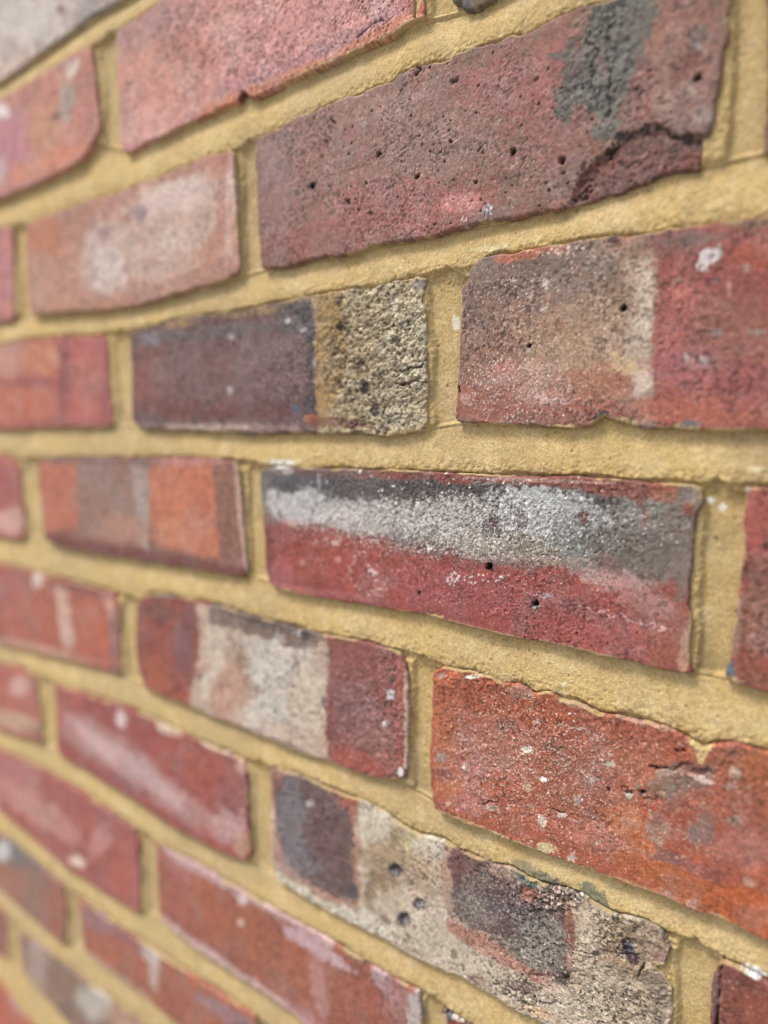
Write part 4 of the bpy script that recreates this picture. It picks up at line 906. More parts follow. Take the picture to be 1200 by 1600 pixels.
   ('l',[(-9.52,-69.61),(-3.6,-69.19),(0.55,-69.3),(3.55,-68.35)],0.8,(200,156,144),0.6,0.2,1),
   ('b',[-0.49,-69.16,2.44,0.28,-0.12,-1.16],(208,190,184),0.75,0.5,0.3,1.2),
   ('b',[-13.18,-70.49,3.48,1.04,0.08,-1.64],(170,148,134),0.7,0.6,0.6,1.2),
   ('b',[9.28,-63.63,1.72,0.52,0.12,-2.0],(196,170,150),0.8,0.5,0.7,1.2),
   ('b',[7.95,-68.56,1.96,0.6,0.08,-1.36],(170,150,140),0.6,0.5,0.7,1.2),
   ('s',[-9.65,-61.39,0.64,0.16,0.04,-0.24],2,0.5,0.8,(40,24,22),1,-1.4,1.6),
   ('s',[-7.12,-60.67,0.44,0.08,0.0,-0.24],2,0.5,0.8,(40,24,22),1,-1.4,1.6),
   ('s',[-24.97,-81.75,1.16,0.4,0.0,-0.48],4,0.6,1,(40,28,26),0.95,-1.5,1.6),
   ('s',[-20.41,-80.27,1.12,0.36,0.0,-0.48],5,0.6,0.9,(48,40,40),0.95,-1.5,1.4),
   ('b',[-25.16,-83.05,1.52,-0.08,-0.28,-1.04],(190,180,165),0.9,0.5,0.4,1),
   ('l',[(-27.58,-81.1),(-21.73,-81.68),(-14.98,-80.92)],0.35,(80,50,44),0.6,-0.5,1),
   ('s',[-32.77,-83.27,0.72,0.24,0.04,-0.72],3,0.5,0.8,(60,40,40),0.9,-1,1),
   ('b',[-32.61,-73.17,1.92,0.56,0.04,-1.24],(190,180,158),0.9,0.5,0.5,1),
   ('b',[-90.93,-52.29,4.24,1.16,0.04,-0.84],(232,224,210),0.95,0.4,0.3,1),
   ('b',[-106.76,-55.14,2.28,0.48,0.0,-1.16],(190,160,156),0.8,0.5,0.4,1),
   ('b',[-99.35,-53.27,3.8,0.84,0.0,-1.4],(214,98,62),0.9,0.5,0.4,1.2),
   ('b',[-95.27,-51.56,2.8,0.6,0.0,-1.08],(112,62,56),0.8,0.5,0.3,1.2),
   ('b',[-39.32,-52.79,3.8,0.0,-0.28,-1.24],(214,110,76),0.9,0.5,0.3,1.2),
   ('b',[-69.48,-54.02,5.48,0.36,-0.4,-2.44],(150,110,98),0.7,0.5,0.7,1),
   ('b',[-45.53,-53.54,7.36,-0.04,-0.24,-1.28],(180,150,134),0.6,0.5,0.7,1),
   ('b',[-20.47,-54.15,13.0,-0.08,-0.2,-0.96],(190,150,130),0.6,0.5,0.8,1),
   ('b',[-65.69,-77.09,2.2,0.28,-0.2,-1.36],(228,220,206),0.95,0.4,0.4,0.8),
   ('b',[-58.85,-87.38,1.32,0.4,0.0,-1.08],(240,236,230),1,0.4,0.1,0.8),
   ('b',[-61.81,-64.32,1.64,0.44,0.04,-1.04],(205,176,164),0.7,0.5,0.5,0.8),
   ('b',[-65.1,-92.86,1.68,0.52,0.04,-1.64],(205,178,150),0.7,0.5,0.5,1),
   ('b',[-44.49,-91.2,1.8,0.56,0.08,-2.08],(190,170,156),0.85,0.5,0.5,1),
   ('b',[-59.02,-104.68,1.72,1.4,1.08,-1.84],(220,206,190),0.9,0.5,0.5,1),
   ('b',[-46.16,-115.55,1.56,0.6,0.04,-1.56],(196,182,162),0.9,0.5,0.4,1),
   ('b',[-57.13,-115.43,3.8,1.44,0.04,-2.44],(204,186,140),0.95,0.45,0.5,1),
   ('b',[-105.96,-92.05,2.96,0.84,0.0,-2.08],(150,130,120),0.8,0.5,0.5,1),
   ('b',[-94.93,-92.58,0.92,0.28,0.0,-1.16],(225,220,220),0.95,0.4,0.1,1),
   ('b',[-102.56,-111.67,1.32,0.44,0.0,-1.16],(210,170,160),0.8,0.5,0.3,1),
   ('b',[-36.24,-105.46,1.04,1.04,0.36,-0.52],(200,190,175),0.9,0.4,0.2,1),
   ('b',[-63.83,-100.35,1.4,0.48,0.04,-1.36],(190,160,150),0.6,0.5,0.3,1),
   ('l',[(-54.3,-63.68),(-51.7,-62.75),(-47.82,-62.76),(-42.76,-62.44),(-39.69,-65.15)],0.4,(225,196,180),0.85,0.25,0.7),
   ('l',[(-59.4,-74.77),(-55.39,-73.9),(-51.39,-75.11),(-47.48,-75.53)],0.4,(225,196,180),0.7,0.25,0.7),
   ('l',[(-85.97,-86.51),(-82.06,-85.09),(-79.03,-87.82),(-73.2,-85.8),(-69.72,-87.76),(-63.28,-86.07)],0.4,(225,196,180),0.75,0.25,1),
   ('l',[(-73.2,-86.07),(-69.0,-80.74),(-66.23,-77.78)],0.35,(222,190,175),0.6,0.2,0.8),
   ('l',[(-43.53,-79.76),(-39.74,-80.39),(-38.38,-84.05)],0.6,(222,196,180),0.75,0.3,0.8),
   ('l',[(-53.94,-78.99),(-50.06,-76.28),(-47.95,-77.22),(-51.26,-80.29)],0.6,(222,196,180),0.8,0.3,0.8),
   ('l',[(-94.24,-99.88),(-90.47,-99.26),(-88.62,-97.53)],0.35,(225,196,186),0.7,0.2,0.5),
   ('l',[(-35.1,-70.9),(-30.44,-66.57),(-28.16,-63.96)],0.4,(214,186,170),0.6,0.2,0.6),
   ('l',[(-48.13,-100.32),(-44.23,-100.53),(-41.73,-98.6)],0.35,(222,190,178),0.6,0.2,0.5),
   ('l',[(-97.57,-80.97),(-92.83,-80.53)],0.35,(222,190,178),0.6,0.2,0.5),
   ('l',[(-85.73,-107.18),(-81.8,-104.16),(-78.2,-104.08)],0.4,(44,28,26),0.85,-0.9,0.6),
   ('b',[-81.77,-106.98,3.64,1.2,0.04,-1.44],(205,180,160),0.7,0.5,0.6,1),
   ('l',[(-87.31,-103.7),(-85.74,-106.04)],0.3,(60,36,34),0.7,-0.5,0.4),
   ('l',[(-54.81,-98.37),(-51.33,-98.78),(-49.52,-97.36)],0.4,(40,26,24),0.9,-1,0.6),
   ('b',[-50.78,-99.65,1.84,0.6,0.04,-1.08],(210,200,190),0.8,0.5,0.4,1),
   ('b',[-39.46,-81.33,2.2,0.72,0.04,-1.24],(170,150,140),0.6,0.5,0.5,1),
   ('s',[-73.22,-84.71,39.4,11.68,0.52,-32.88],1300,0.14,0.24,(234,198,184),0.95,0.08,7),
   ('s',[-45.89,-86.97,30.08,9.64,0.8,-28.48],800,0.14,0.24,(230,190,174),0.9,0.08,7),
   ('s',[-85.0,-91.02,23.96,7.24,0.24,-22.56],300,0.14,0.3,(238,214,205),0.75,0.12,3.5),
   ('s',[-19.11,-90.65,24.4,8.6,1.08,-29.28],500,0.12,0.28,(226,170,150),0.6,0.12,3),
   ('s',[-56.53,-82.41,46.8,14.16,0.84,-36.96],1100,0.18,0.4,(128,58,44),0.5,-0.12,1.6),
   ('s',[-4.05,-82.98,24.6,8.52,1.32,-30.4],160,0.3,0.7,(205,160,140),0.6,0.1,1.6),
   ('s',[-56.41,-87.68,49.44,15.56,0.88,-37.12],40,0.4,0.7,(226,212,200),0.8,0.2,1.6),
   ('b',[-10.28,-115.41,2.24,-0.76,-0.56,-1.24],(206,130,104),0.8,0.5,0.3,1.2),
   ('b',[-1.59,-115.12,1.96,0.0,-0.44,-1.8],(200,140,124),0.8,0.5,0.5,1.2),
   ('b',[15.37,-100.16,1.88,0.8,0.12,-2.0],(196,150,136),0.7,0.6,0.4,2),
   ('b',[15.71,-95.42,2.44,2.04,0.52,-1.32],(206,110,92),0.7,0.6,0.4,2),
   ('b',[6.8,-116.26,2.6,-0.24,-0.32,-1.0],(180,150,110),0.8,0.5,0.5,1.2),
   ('b',[-84.68,-117.74,25.36,-0.48,-0.4,-1.08],(186,160,108),0.85,0.4,0.7,1),
   ('b',[-42.45,-118.35,14.4,0.32,-0.28,-1.0],(196,168,116),0.85,0.4,0.7,1),
   ('b',[-15.85,-116.76,14.72,-0.36,-0.2,-0.8],(176,140,92),0.8,0.4,0.8,1),
   ('b',[5.87,-118.35,11.36,-0.24,-0.2,-0.76],(160,120,84),0.7,0.4,0.8,1),
   ('p',[(-7.78,-55.04),(3.89,-54.14),(1.44,-57.55),(-0.55,-63.17),(-1.97,-63.59),(-3.83,-59.04)],(200,170,110),0.95,0.5,0.8,0.3,1.5),
   ('r',[-59.22,-83.22,67.64,20.44,0.88,-39.88],0.2,1.5),
   ('r',[-91.54,-53.53,30.24,6.6,0.08,-4.44],1.0,3),
  ]),
 ('g0', 'pinkish red brick with a buff lower edge at the left edge of the picture', 7, [(-539.62, -196.25),(-506.19, -192.65),(-468.93, -187.58),(-468.69, -155.98),(-469.95, -136.15),(-487.29, -132.27),(-530.39, -137.03),(-666.5, -131.3),(-666.5, -191.5)],
  (188, 96, 88),((172, 88, 86), 8, 0.4), {'face': 0.6, 'rough': 0.25, 'edge': 0.8, 'R': 2.0, 'fleck': 0.1, 'lod': 1.0}, [
   ('b',[-499.91,-148.92,17.12,3.84,-1.24,-8.64],(205,160,152),0.85,0.6,0.1,4),
   ('b',[-504.28,-179.38,51.04,6.48,-5.04,-8.48],(196,156,130),0.9,0.6,0.3,4),
   ('b',[-483.81,-180.3,20.2,3.6,-2.04,-4.6],(150,110,96),0.6,0.6,0.3,4),
  ]),
 ('g1', 'deep red brick crossed by a pale lilac bloom', 7, [(-443.34, -134.71),(-404.63, -132.55),(-349.82, -129.38),(-308.71, -130.82),(-265.96, -132.05),(-238.39, -132.9),(-234.49, -139.97),(-234.6, -166.44),(-233.44, -188.22),(-238.44, -192.89),(-257.93, -195.33),(-300.34, -195.9),(-355.3, -191.65),(-394.17, -190.19),(-437.2, -189.59),(-444.87, -184.85),(-442.4, -156.97)],
  (166, 74, 74),((152, 72, 76), 6, 0.5), {'face': 1.0, 'rough': 0.25, 'edge': 0.8, 'R': 2.0, 'fleck': 0.1, 'lod': 1.0}, [
   ('b',[-422.53,-140.04,19.64,0.76,-7.2,-10.68],(176,86,84),0.6,0.6,0.2,4),
   ('p',[(-437.28,-152.27),(-398.01,-148.15),(-351.79,-151.77),(-311.08,-163.6),(-274.12,-172.26),(-240.19,-172.26),(-238.51,-182.44),(-257.51,-187.19),(-299.75,-187.25),(-354.2,-179.15),(-401.07,-177.12),(-435.15,-172.25)],(186,138,138),0.65,9,3,0.4,5),
   ('p',[(-424.23,-154.81),(-374.8,-155.83),(-331.36,-163.36),(-292.42,-172.25),(-299.37,-181.66),(-346.56,-175.44),(-400.3,-169.82)],(204,170,172),0.6,7,2,0.4,4),
   ('b',[-356.5,-138.48,6.08,1.52,-0.56,-6.32],(215,196,192),0.9,0.6,0.2,3),
   ('b',[-305.62,-132.89,11.92,0.12,-1.92,-3.16],(205,180,160),0.9,0.5,0.4,2),
   ('b',[-260.16,-130.42,13.32,-0.32,-1.8,-2.96],(200,180,166),0.85,0.5,0.5,2),
   ('b',[-238.51,-135.57,4.32,1.32,-0.24,-5.32],(214,160,146),0.8,0.6,0.3,3),
   ('b',[-284.65,-147.36,32.76,-0.4,-8.6,-13.56],(176,78,72),0.7,0.6,0.3,5),
   ('b',[-251.33,-176.24,14.64,5.24,-0.52,-10.4],(198,150,150),0.7,0.6,0.5,3),
   ('b',[-240.74,-184.05,6.6,2.48,-0.32,-7.12],(196,146,120),0.7,0.6,0.3,3),
   ('b',[-354.61,-183.77,30.16,-2.84,-3.68,-4.16],(150,88,96),0.6,0.6,0.2,4),
   ('s',[-317.56,-161.35,92.76,28.04,-2.92,-39.24],60,0.4,0.9,(120,64,72),0.5,0,1.4),
  ]),
 ('g2', 'long chalky brick with two purple black squares and three oval pits', 7, [(-216.83, -131.98),(-209.4, -129.72),(-198.43, -128.14),(-186.1, -128.49),(-168.71, -128.73),(-155.09, -127.91),(-139.43, -128.79),(-129.35, -131.63),(-119.96, -133.26),(-106.14, -130.92),(-98.17, -132.44),(-89.82, -132.2),(-82.35, -132.21),(-72.17, -130.47),(-65.19, -131.9),(-58.14, -132.34),(-48.67, -130.58),(-40.82, -130.48),(-34.41, -132.49),(-27.75, -132.69),(-19.03, -130.32),(-14.17, -130.66),(-9.82, -132.18),(-8.3, -136.74),(-10.29, -143.02),(-14.26, -146.27),(-10.78, -147.6),(-7.48, -151.27),(-6.46, -159.92),(-7.55, -166.19),(-8.27, -182.23),(-12.83, -195.65),(-21.14, -197.57),(-42.96, -195.02),(-56.77, -194.26),(-66.93, -193.99),(-81.57, -193.12),(-97.75, -192.86),(-115.0, -194.51),(-133.45, -195.27),(-153.19, -195.4),(-174.38, -195.54),(-197.15, -194.57),(-211.67, -194.33),(-216.86, -186.3),(-217.03, -163.97)],
  (190, 172, 152),((170, 148, 126), 4, 0.55), {'face': 0.6, 'rough': 0.5, 'edge': 1.2, 'R': 2.0, 'fleck': 0.25, 'lod': 1.0}, [
   ('b',[-200.48,-194.5,25.8,1.6,-4.32,-8.52],(214,200,178),0.8,0.6,0.3,3),
   ('b',[-156.03,-192.91,22.24,1.4,-3.6,-7.92],(216,208,192),0.8,0.6,0.3,3),
   ('b',[-153.45,-154.51,8.12,3.12,-0.36,-26.92],(200,190,168),0.6,0.6,0.3,4),
   ('p',[(-215.78,-130.57),(-155.05,-125.27),(-152.9,-144.32),(-155.09,-184.94),(-168.6,-188.76),(-181.82,-190.22),(-200.31,-188.9),(-214.83,-185.49),(-217.03,-163.97)],(176,110,96),0.75,2.2,2,0.5,3),
   ('p',[(-213.95,-134.36),(-193.8,-128.11),(-171.68,-129.02),(-161.29,-133.97),(-157.38,-145.95),(-157.49,-179.82),(-164.26,-184.79),(-179.47,-185.65),(-197.75,-183.11),(-209.49,-174.13),(-212.74,-155.09)],(98,76,78),0.95,2.8,2.2,0.4,3),
   ('b',[-201.5,-151.2,9.56,3.28,-0.6,-18.2],(116,112,120),0.75,0.6,0.4,2.5),
   ('b',[-195.14,-174.08,12.08,-0.72,-6.88,-11.48],(122,116,124),0.7,0.6,0.4,2.5),
   ('b',[-176.52,-152.92,13.16,4.8,-0.48,-21.0],(104,70,72),0.7,0.6,0.3,3),
   ('b',[-159.13,-178.8,3.76,1.6,-0.08,-4.84],(72,76,88),0.8,0.5,0.2,2),
   ('b',[-163.31,-131.31,7.52,-0.2,-2.12,-4.36],(156,74,66),0.8,0.6,0.3,3),
   ('b',[-157.23,-135.9,2.88,0.96,-0.12,-8.72],(176,90,74),0.7,0.6,0.3,3),
   ('b',[-212.01,-134.84,5.88,1.84,-0.28,-7.32],(140,82,80),0.6,0.6,0.3,3),
   ('b',[-187.33,-141.06,2.72,0.92,-0.04,-1.76],(190,180,176),0.8,0.5,0.2,2),
   ('b',[-215.45,-161.55,2.0,0.72,-0.4,-11.24],(205,175,165),0.8,0.5,0.2,2),
   ('b',[-135.82,-152.61,17.72,12.44,7.64,-15.24],(160,132,100),0.85,0.7,0.5,3),
   ('b',[-139.78,-168.94,11.56,4.88,-0.12,-13.28],(142,108,78),0.8,0.7,0.5,3),
   ('b',[-121.04,-135.83,10.04,0.52,-3.16,-8.84],(196,186,140),0.7,0.6,0.4,3),
   ('b',[-113.99,-137.85,8.44,0.48,-2.16,-6.04],(205,196,180),0.8,0.6,0.4,2),
   ('b',[-145.31,-138.29,9.52,0.52,-3.56,-9.28],(205,196,176),0.7,0.6,0.3,3),
   ('b',[-117.5,-153.26,10.6,4.32,0.0,-12.6],(186,156,128),0.6,0.7,0.5,2),
   ('b',[-124.74,-172.26,20.48,2.44,-3.8,-10.8],(196,182,164),0.7,0.7,0.4,3),
   ('b',[-103.55,-181.62,26.68,-0.28,-4.76,-10.6],(192,180,160),0.7,0.7,0.4,3),
   ('l',[(-128.34,-152.87),(-117.5,-153.89),(-107.07,-152.08)],0.35,(120,92,74),0.6,-0.4,1),
   ('b',[-109.12,-153.24,2.72,1.12,0.0,-0.92],(220,210,196),0.8,0.5,0.2,1),
   ('b',[-132.45,-155.48,3.28,2.92,2.04,-2.24],(56,50,54),1,0.35,0,1),
   ('b',[-133.59,-157.88,2.28,0.92,0.0,-1.96],(120,112,108),0.7,0.5,0.2,1),
   ('b',[-118.57,-166.68,3.0,-0.92,-2.32,-3.44],(62,60,66),1,0.35,0,1),
   ('b',[-118.93,-166.83,1.64,-0.52,-1.16,-1.72],(170,168,166),0.8,0.5,0.3,1),
   ('b',[-127.71,-178.45,3.12,-0.88,-2.92,-4.28],(70,64,66),1,0.35,0,1),
   ('b',[-126.23,-178.76,1.6,-0.08,-1.32,-2.56],(130,128,128),0.6,0.5,0.3,1),
   ('q',[-132.45,-155.48,3.4,1.36,0.0,-2.92],-1.6),
   ('q',[-118.57,-166.68,3.2,1.4,0.0,-2.84],-1.2),
   ('q',[-127.71,-178.45,3.32,1.52,-0.04,-3.28],-1.4),
   ('b',[-123.6,-158.3,1.8,0.76,-0.04,-1.6],(110,90,80),0.7,0.5,0.3,1),
   ('p',[(-106.14,-130.31),(-90.8,-129.04),(-69.52,-131.4),(-44.68,-131.6),(-42.95,-147.11),(-43.01,-173.64),(-54.34,-177.34),(-71.77,-172.26),(-90.38,-172.26),(-101.91,-171.49),(-105.69,-157.68)],(172,122,104),0.6,2.2,2.2,0.8,2),
   ('p',[(-102.45,-133.46),(-90.78,-131.09),(-72.43,-132.57),(-58.03,-137.3),(-48.72,-138.79),(-46.79,-151.66),(-47.92,-170.32),(-57.29,-170.85),(-71.87,-165.85),(-87.26,-165.35),(-98.62,-163.82),(-101.69,-149.85)],(104,76,76),0.95,2.8,2.4,0.5,1.6),
   ('b',[-84.42,-139.75,14.08,-0.16,-3.16,-8.28],(110,70,70),0.7,0.6,0.7,1.6),
   ('b',[-72.06,-154.86,13.04,-0.84,-4.84,-11.44],(104,84,84),0.6,0.7,0.8,1.5),
   ('b',[-57.6,-156.77,9.84,-0.64,-5.0,-12.4],(128,122,112),0.75,0.7,0.7,1.5),
   ('b',[-90.59,-151.22,9.36,2.44,-2.08,-12.72],(122,112,104),0.6,0.7,0.8,1.2),
   ('b',[-65.97,-166.51,10.08,-0.88,-2.24,-5.08],(130,124,114),0.7,0.6,0.6,1.5),
   ('b',[-75.16,-147.53,13.96,1.16,-1.96,-6.28],(84,66,74),0.7,0.6,0.6,1.6),
   ('b',[-98.78,-139.58,2.96,1.16,0.08,-9.0],(116,62,66),0.7,0.6,0.3,2),
   ('s',[-75.11,-150.41,26.44,11.64,0.28,-20.28],900,0.2,0.5,(172,162,150),0.6,0.1,1.6),
   ('s',[-75.11,-150.41,26.44,11.64,0.28,-20.28],700,0.2,0.5,(60,46,50),0.6,-0.15,1.5),
   ('b',[-63.63,-138.29,4.48,1.92,0.08,-3.92],(158,84,68),0.8,0.6,0.6,1.4),
   ('b',[-46.4,-145.98,1.56,0.84,0.8,-10.56],(150,78,60),0.85,0.5,0.4,1.5),
   ('b',[-78.36,-134.39,6.76,0.36,-1.0,-3.08],(170,140,124),0.7,0.6,0.5,1.5),
   ('p',[(-103.62,-167.61),(-84.08,-167.78),(-62.96,-172.26),(-51.66,-173.66),(-51.59,-176.47),(-71.69,-176.65),(-90.35,-175.29),(-103.59,-173.82)],(178,104,90),0.7,1.5,1.5,0.5,1.5),
   ('b',[-47.71,-167.97,2.4,1.24,0.08,-2.48],(54,42,48),0.95,0.45,0.3,1),
   ('b',[-51.19,-170.31,2.44,1.28,0.04,-1.36],(74,58,58),0.9,0.5,0.4,1),
   ('b',[-57.85,-171.13,3.08,0.12,-0.56,-1.56],(120,74,64),0.8,0.5,0.5,1),
   ('q',[-47.43,-168.11,1.84,0.96,0.04,-1.92],-1.2),
   ('p',[(-72.51,-127.76),(-58.24,-127.68),(-44.82,-126.27),(-35.77,-129.11),(-26.52,-133.18),(-33.1,-134.56),(-43.33,-133.18),(-52.62,-133.62),(-62.24,-136.86),(-70.06,-133.89)],(98,108,98),0.95,1.3,2.4,0.5,1.6),
   ('b',[-52.6,-134.43,8.88,1.52,-0.72,-3.52],(150,122,106),0.8,0.5,1,1),
   ('s',[-51.26,-133.86,10.6,4.52,0.08,-4.36],70,0.3,0.7,(225,205,190),0.75,0.4,2),
   ('s',[-51.25,-134.41,10.6,4.56,0.12,-4.32],70,0.3,0.6,(84,50,46),0.8,-0.5,2),
   ('b',[-36.82,-136.22,7.12,0.44,-1.72,-6.28],(190,168,142),0.8,0.6,0.5,1.5),
   ('b',[-40.07,-156.66,5.12,2.52,0.4,-13.52],(178,162,138),0.7,0.7,0.5,1.5),
   ('b',[-27.9,-142.73,8.6,4.04,0.32,-9.36],(142,114,84),0.85,0.7,0.6,2),
   ('b',[-21.7,-147.62,9.32,4.6,0.28,-7.72],(146,120,94),0.7,0.7,0.6,2),
   ('b',[-15.18,-134.17,7.28,0.44,-1.76,-7.08],(150,128,106),0.85,0.6,0.7,1.5),
   ('b',[-11.96,-158.24,5.36,2.84,0.44,-11.2],(142,124,108),0.85,0.6,0.7,1.5),
   ('b',[-33.27,-169.57,14.72,5.0,-1.16,-9.8],(176,160,138),0.7,0.7,0.6,2),
   ('b',[-21.06,-165.73,9.36,5.04,0.28,-7.84],(150,130,108),0.6,0.7,0.6,2),
   ('b',[-11.53,-140.07,3.08,1.52,0.12,-3.0],(150,112,104),0.7,0.6,0.5,1.5),
   ('b',[-23.02,-144.08,2.2,1.96,1.8,-4.04],(56,34,46),0.97,0.35,0.3,1),
   ('b',[-23.05,-143.05,1.4,0.68,0.04,-2.08],(120,118,130),0.7,0.5,0.5,1),
   ('b',[-21.03,-146.51,1.88,0.92,0.08,-2.04],(70,36,48),0.9,0.4,0.3,1),
   ('b',[-35.6,-151.22,1.24,0.6,0.04,-1.6],(90,58,56),0.9,0.4,0.3,1),
   ('b',[-36.0,-154.93,1.0,0.48,0.04,-1.08],(110,70,66),0.9,0.4,0.3,1),
   ('q',[-23.02,-144.08,1.88,0.92,0.12,-3.6],-1.2),
   ('l',[(-17.01,-146.87),(-18.32,-149.59),(-19.63,-152.34)],0.5,(48,34,32),0.9,-1.2,0.5),
   ('l',[(-40.92,-154.07),(-35.07,-152.04)],0.3,(90,60,52),0.7,-0.6,0.5),
   ('l',[(-27.69,-148.98),(-22.96,-145.62)],0.3,(90,60,52),0.6,-0.6,0.5),
   ('l',[(-37.99,-139.42),(-29.31,-137.07),(-22.11,-136.1)],0.4,(120,92,74),0.6,-0.5,1.5),
   ('b',[-67.15,-181.7,6.24,1.68,-0.64,-3.2],(110,84,76),0.85,0.5,0.6,1.5),
   ('l',[(-73.04,-186.24),(-65.63,-184.43),(-59.84,-184.29),(-48.73,-181.2)],0.6,(84,62,56),0.8,-1,1.5),
   ('l',[(-77.61,-187.12),(-71.48,-189.3),(-62.63,-188.7)],0.6,(92,70,62),0.7,-1,1.5),
   ('b',[-88.6,-189.74,4.84,0.8,-0.84,-2.76],(150,112,98),0.6,0.6,0.6,1.5),
   ('b',[-100.16,-183.11,1.68,0.8,0.0,-2.48],(110,92,80),0.7,0.5,0.4,1.5),
   ('b',[-59.73,-189.47,5.36,0.92,-0.64,-2.28],(206,160,120),0.7,0.6,0.5,1.5),
   ('b',[-48.81,-177.84,10.12,1.52,-1.72,-6.24],(184,172,156),0.6,0.7,0.6,1.5),
   ('s',[-43.65,-169.51,43.36,22.48,0.68,-24.8],900,0.2,0.5,(112,88,74),0.55,-0.3,1.5),
   ('s',[-43.65,-169.51,43.36,22.48,0.68,-24.8],700,0.2,0.5,(212,200,182),0.55,0.15,1.5),
   ('s',[-139.81,-172.26,38.16,16.32,-0.24,-26.64],260,0.25,0.6,(130,104,84),0.45,-0.15,1.5),
   ('r',[-23.79,-156.56,25.72,13.16,1.0,-28.72],0.9,4),
   ('r',[-58.03,-137.3,16.4,7.0,0.2,-8.32],1.6,4),
   ('b',[-10.91,-144.35,2.6,1.84,0.24,-1.12],(200,170,110),0.95,0.4,0.3,1),
   ('b',[-156.07,-195.69,21.68,0.32,-0.8,-1.6],(150,120,98),0.5,0.5,0.6,2),
  ]),
 ('g3', 'dark red brick in the bottom right corner with a white speck on top', 7, [(5.83, -144.35),(6.66, -135.36),(8.59, -132.71),(14.24, -132.56),(22.49, -133.81),(45.98, -136.29),(216.5, -131.3),(216.5, -191.5),(8.5, -191.5),(8.5, -131.3),(6.51, -168.34),(5.86, -158.7)],
  (142, 66, 56),((122, 58, 54), 4, 0.5), {'face': 0.8, 'rough': 0.25, 'edge': 0.8, 'R': 2.0, 'fleck': 0.1, 'lod': 1.0}, [
   ('b',[9.82,-136.94,3.96,2.0,0.2,-4.72],(120,66,66),0.7,0.6,0.4,3),
   ('b',[21.04,-143.07,5.64,3.04,0.36,-6.92],(160,76,60),0.6,0.6,0.4,3),
   ('b',[17.95,-131.88,3.28,-0.48,-0.64,-2.0],(222,224,224),0.95,0.4,0.2,1.5),
   ('b',[7.25,-148.03,1.6,0.84,0.44,-9.64],(116,92,90),0.7,0.5,0.4,2),
   ('s',[15.19,-143.81,9.64,5.12,0.48,-9.4],60,0.3,0.7,(180,120,110),0.6,0.1,1.5),
  ]),
 ('h0', 'rosy brick running in from the left edge, fourth course from the bottom', 8, [(-551.05, -269.68),(-496.54, -273.85),(-447.74, -278.68),(-403.1, -277.32),(-362.69, -275.59),(-348.13, -272.48),(-346.41, -260.57),(-345.53, -223.53),(-348.35, -213.69),(-376.23, -211.58),(-417.19, -208.54),(-487.81, -209.68),(-542.42, -214.24),(-554.0, -212.1),(-554.0, -272.3)],
  (176, 88, 84),((160, 80, 86), 8, 0.5), {'face': 0.8, 'rough': 0.25, 'edge': 0.8, 'R': 2.0, 'fleck': 0.1, 'lod': 1.0}, [
   ('b',[-523.07,-234.53,37.84,0.96,-22.28,-23.4],(184,112,116),0.8,0.6,0.2,5),
   ('b',[-482.5,-245.63,56.76,-1.64,-13.36,-13.36],(200,138,132),0.7,0.6,0.3,5),
   ('b',[-426.25,-266.6,10.2,1.96,-3.0,-5.0],(228,196,180),0.95,0.5,0.2,3),
   ('b',[-365.06,-259.06,20.6,8.52,-1.76,-19.68],(186,84,80),0.8,0.6,0.2,5),
   ('b',[-436.81,-224.94,31.28,0.52,-12.72,-14.8],(165,80,82),0.6,0.6,0.3,5),
   ('b',[-390.59,-235.69,9.92,0.28,-14.08,-17.8],(196,136,136),0.7,0.6,0.3,3),
   ('b',[-456.86,-236.85,7.92,2.72,-0.8,-6.48],(200,150,140),0.6,0.6,0.2,3),
   ('b',[-373.09,-219.83,20.16,0.24,-7.12,-9.04],(150,76,84),0.6,0.6,0.3,4),
  ]),
 ('h1', 'long red brick edged with pale lime at the bottom of the picture', 8, [(-325.07, -215.83),(-288.76, -212.63),(-244.81, -213.17),(-205.88, -212.49),(-170.34, -211.83),(-146.92, -212.69),(-127.48, -211.97),(-119.34, -211.71),(-117.52, -218.66),(-117.16, -227.4),(-116.43, -253.76),(-125.0, -258.33),(-157.09, -265.93),(-195.56, -271.18),(-207.74, -269.37),(-247.47, -269.83),(-292.42, -270.79),(-317.3, -268.23),(-324.07, -266.79),(-325.02, -242.46)],
  (168, 84, 70),((154, 80, 72), 7, 0.5), {'face': 0.8, 'rough': 0.25, 'edge': 0.8, 'R': 2.0, 'fleck': 0.1, 'lod': 1.0}, [
   ('b',[-295.65,-221.73,22.4,1.08,-5.36,-8.16],(176,112,116),0.7,0.6,0.3,4),
   ('b',[-277.82,-235.45,36.48,1.32,-13.44,-20.48],(172,90,68),0.7,0.6,0.2,5),
   ('b',[-221.88,-238.31,33.8,-1.04,-12.36,-18.96],(172,92,70),0.7,0.6,0.2,5),
   ('b',[-173.93,-237.06,19.08,0.84,-9.32,-17.52],(168,88,70),0.7,0.6,0.2,5),
   ('b',[-306.85,-243.66,13.52,5.8,-1.28,-18.08],(165,84,84),0.6,0.6,0.2,5),
   ('p',[(-326.6,-263.39),(-292.0,-264.06),(-233.46,-263.89),(-188.33,-267.14),(-198.15,-277.27),(-239.34,-274.24),(-292.57,-273.05),(-325.86,-272.14)],(200,168,164),0.8,3,2,0.5,4),
   ('p',[(-321.47,-213.59),(-241.83,-207.96),(-196.11,-207.37),(-168.99,-209.41),(-173.48,-215.12),(-205.98,-215.55),(-247.79,-217.61),(-315.07,-218.59)],(200,168,170),0.7,2.5,2,0.6,3),
   ('b',[-242.3,-218.05,3.92,1.68,-0.16,-3.64],(205,186,186),0.8,0.6,0.2,3),
   ('b',[-244.08,-232.81,3.4,1.52,-0.08,-2.44],(205,176,156),0.8,0.6,0.2,3),
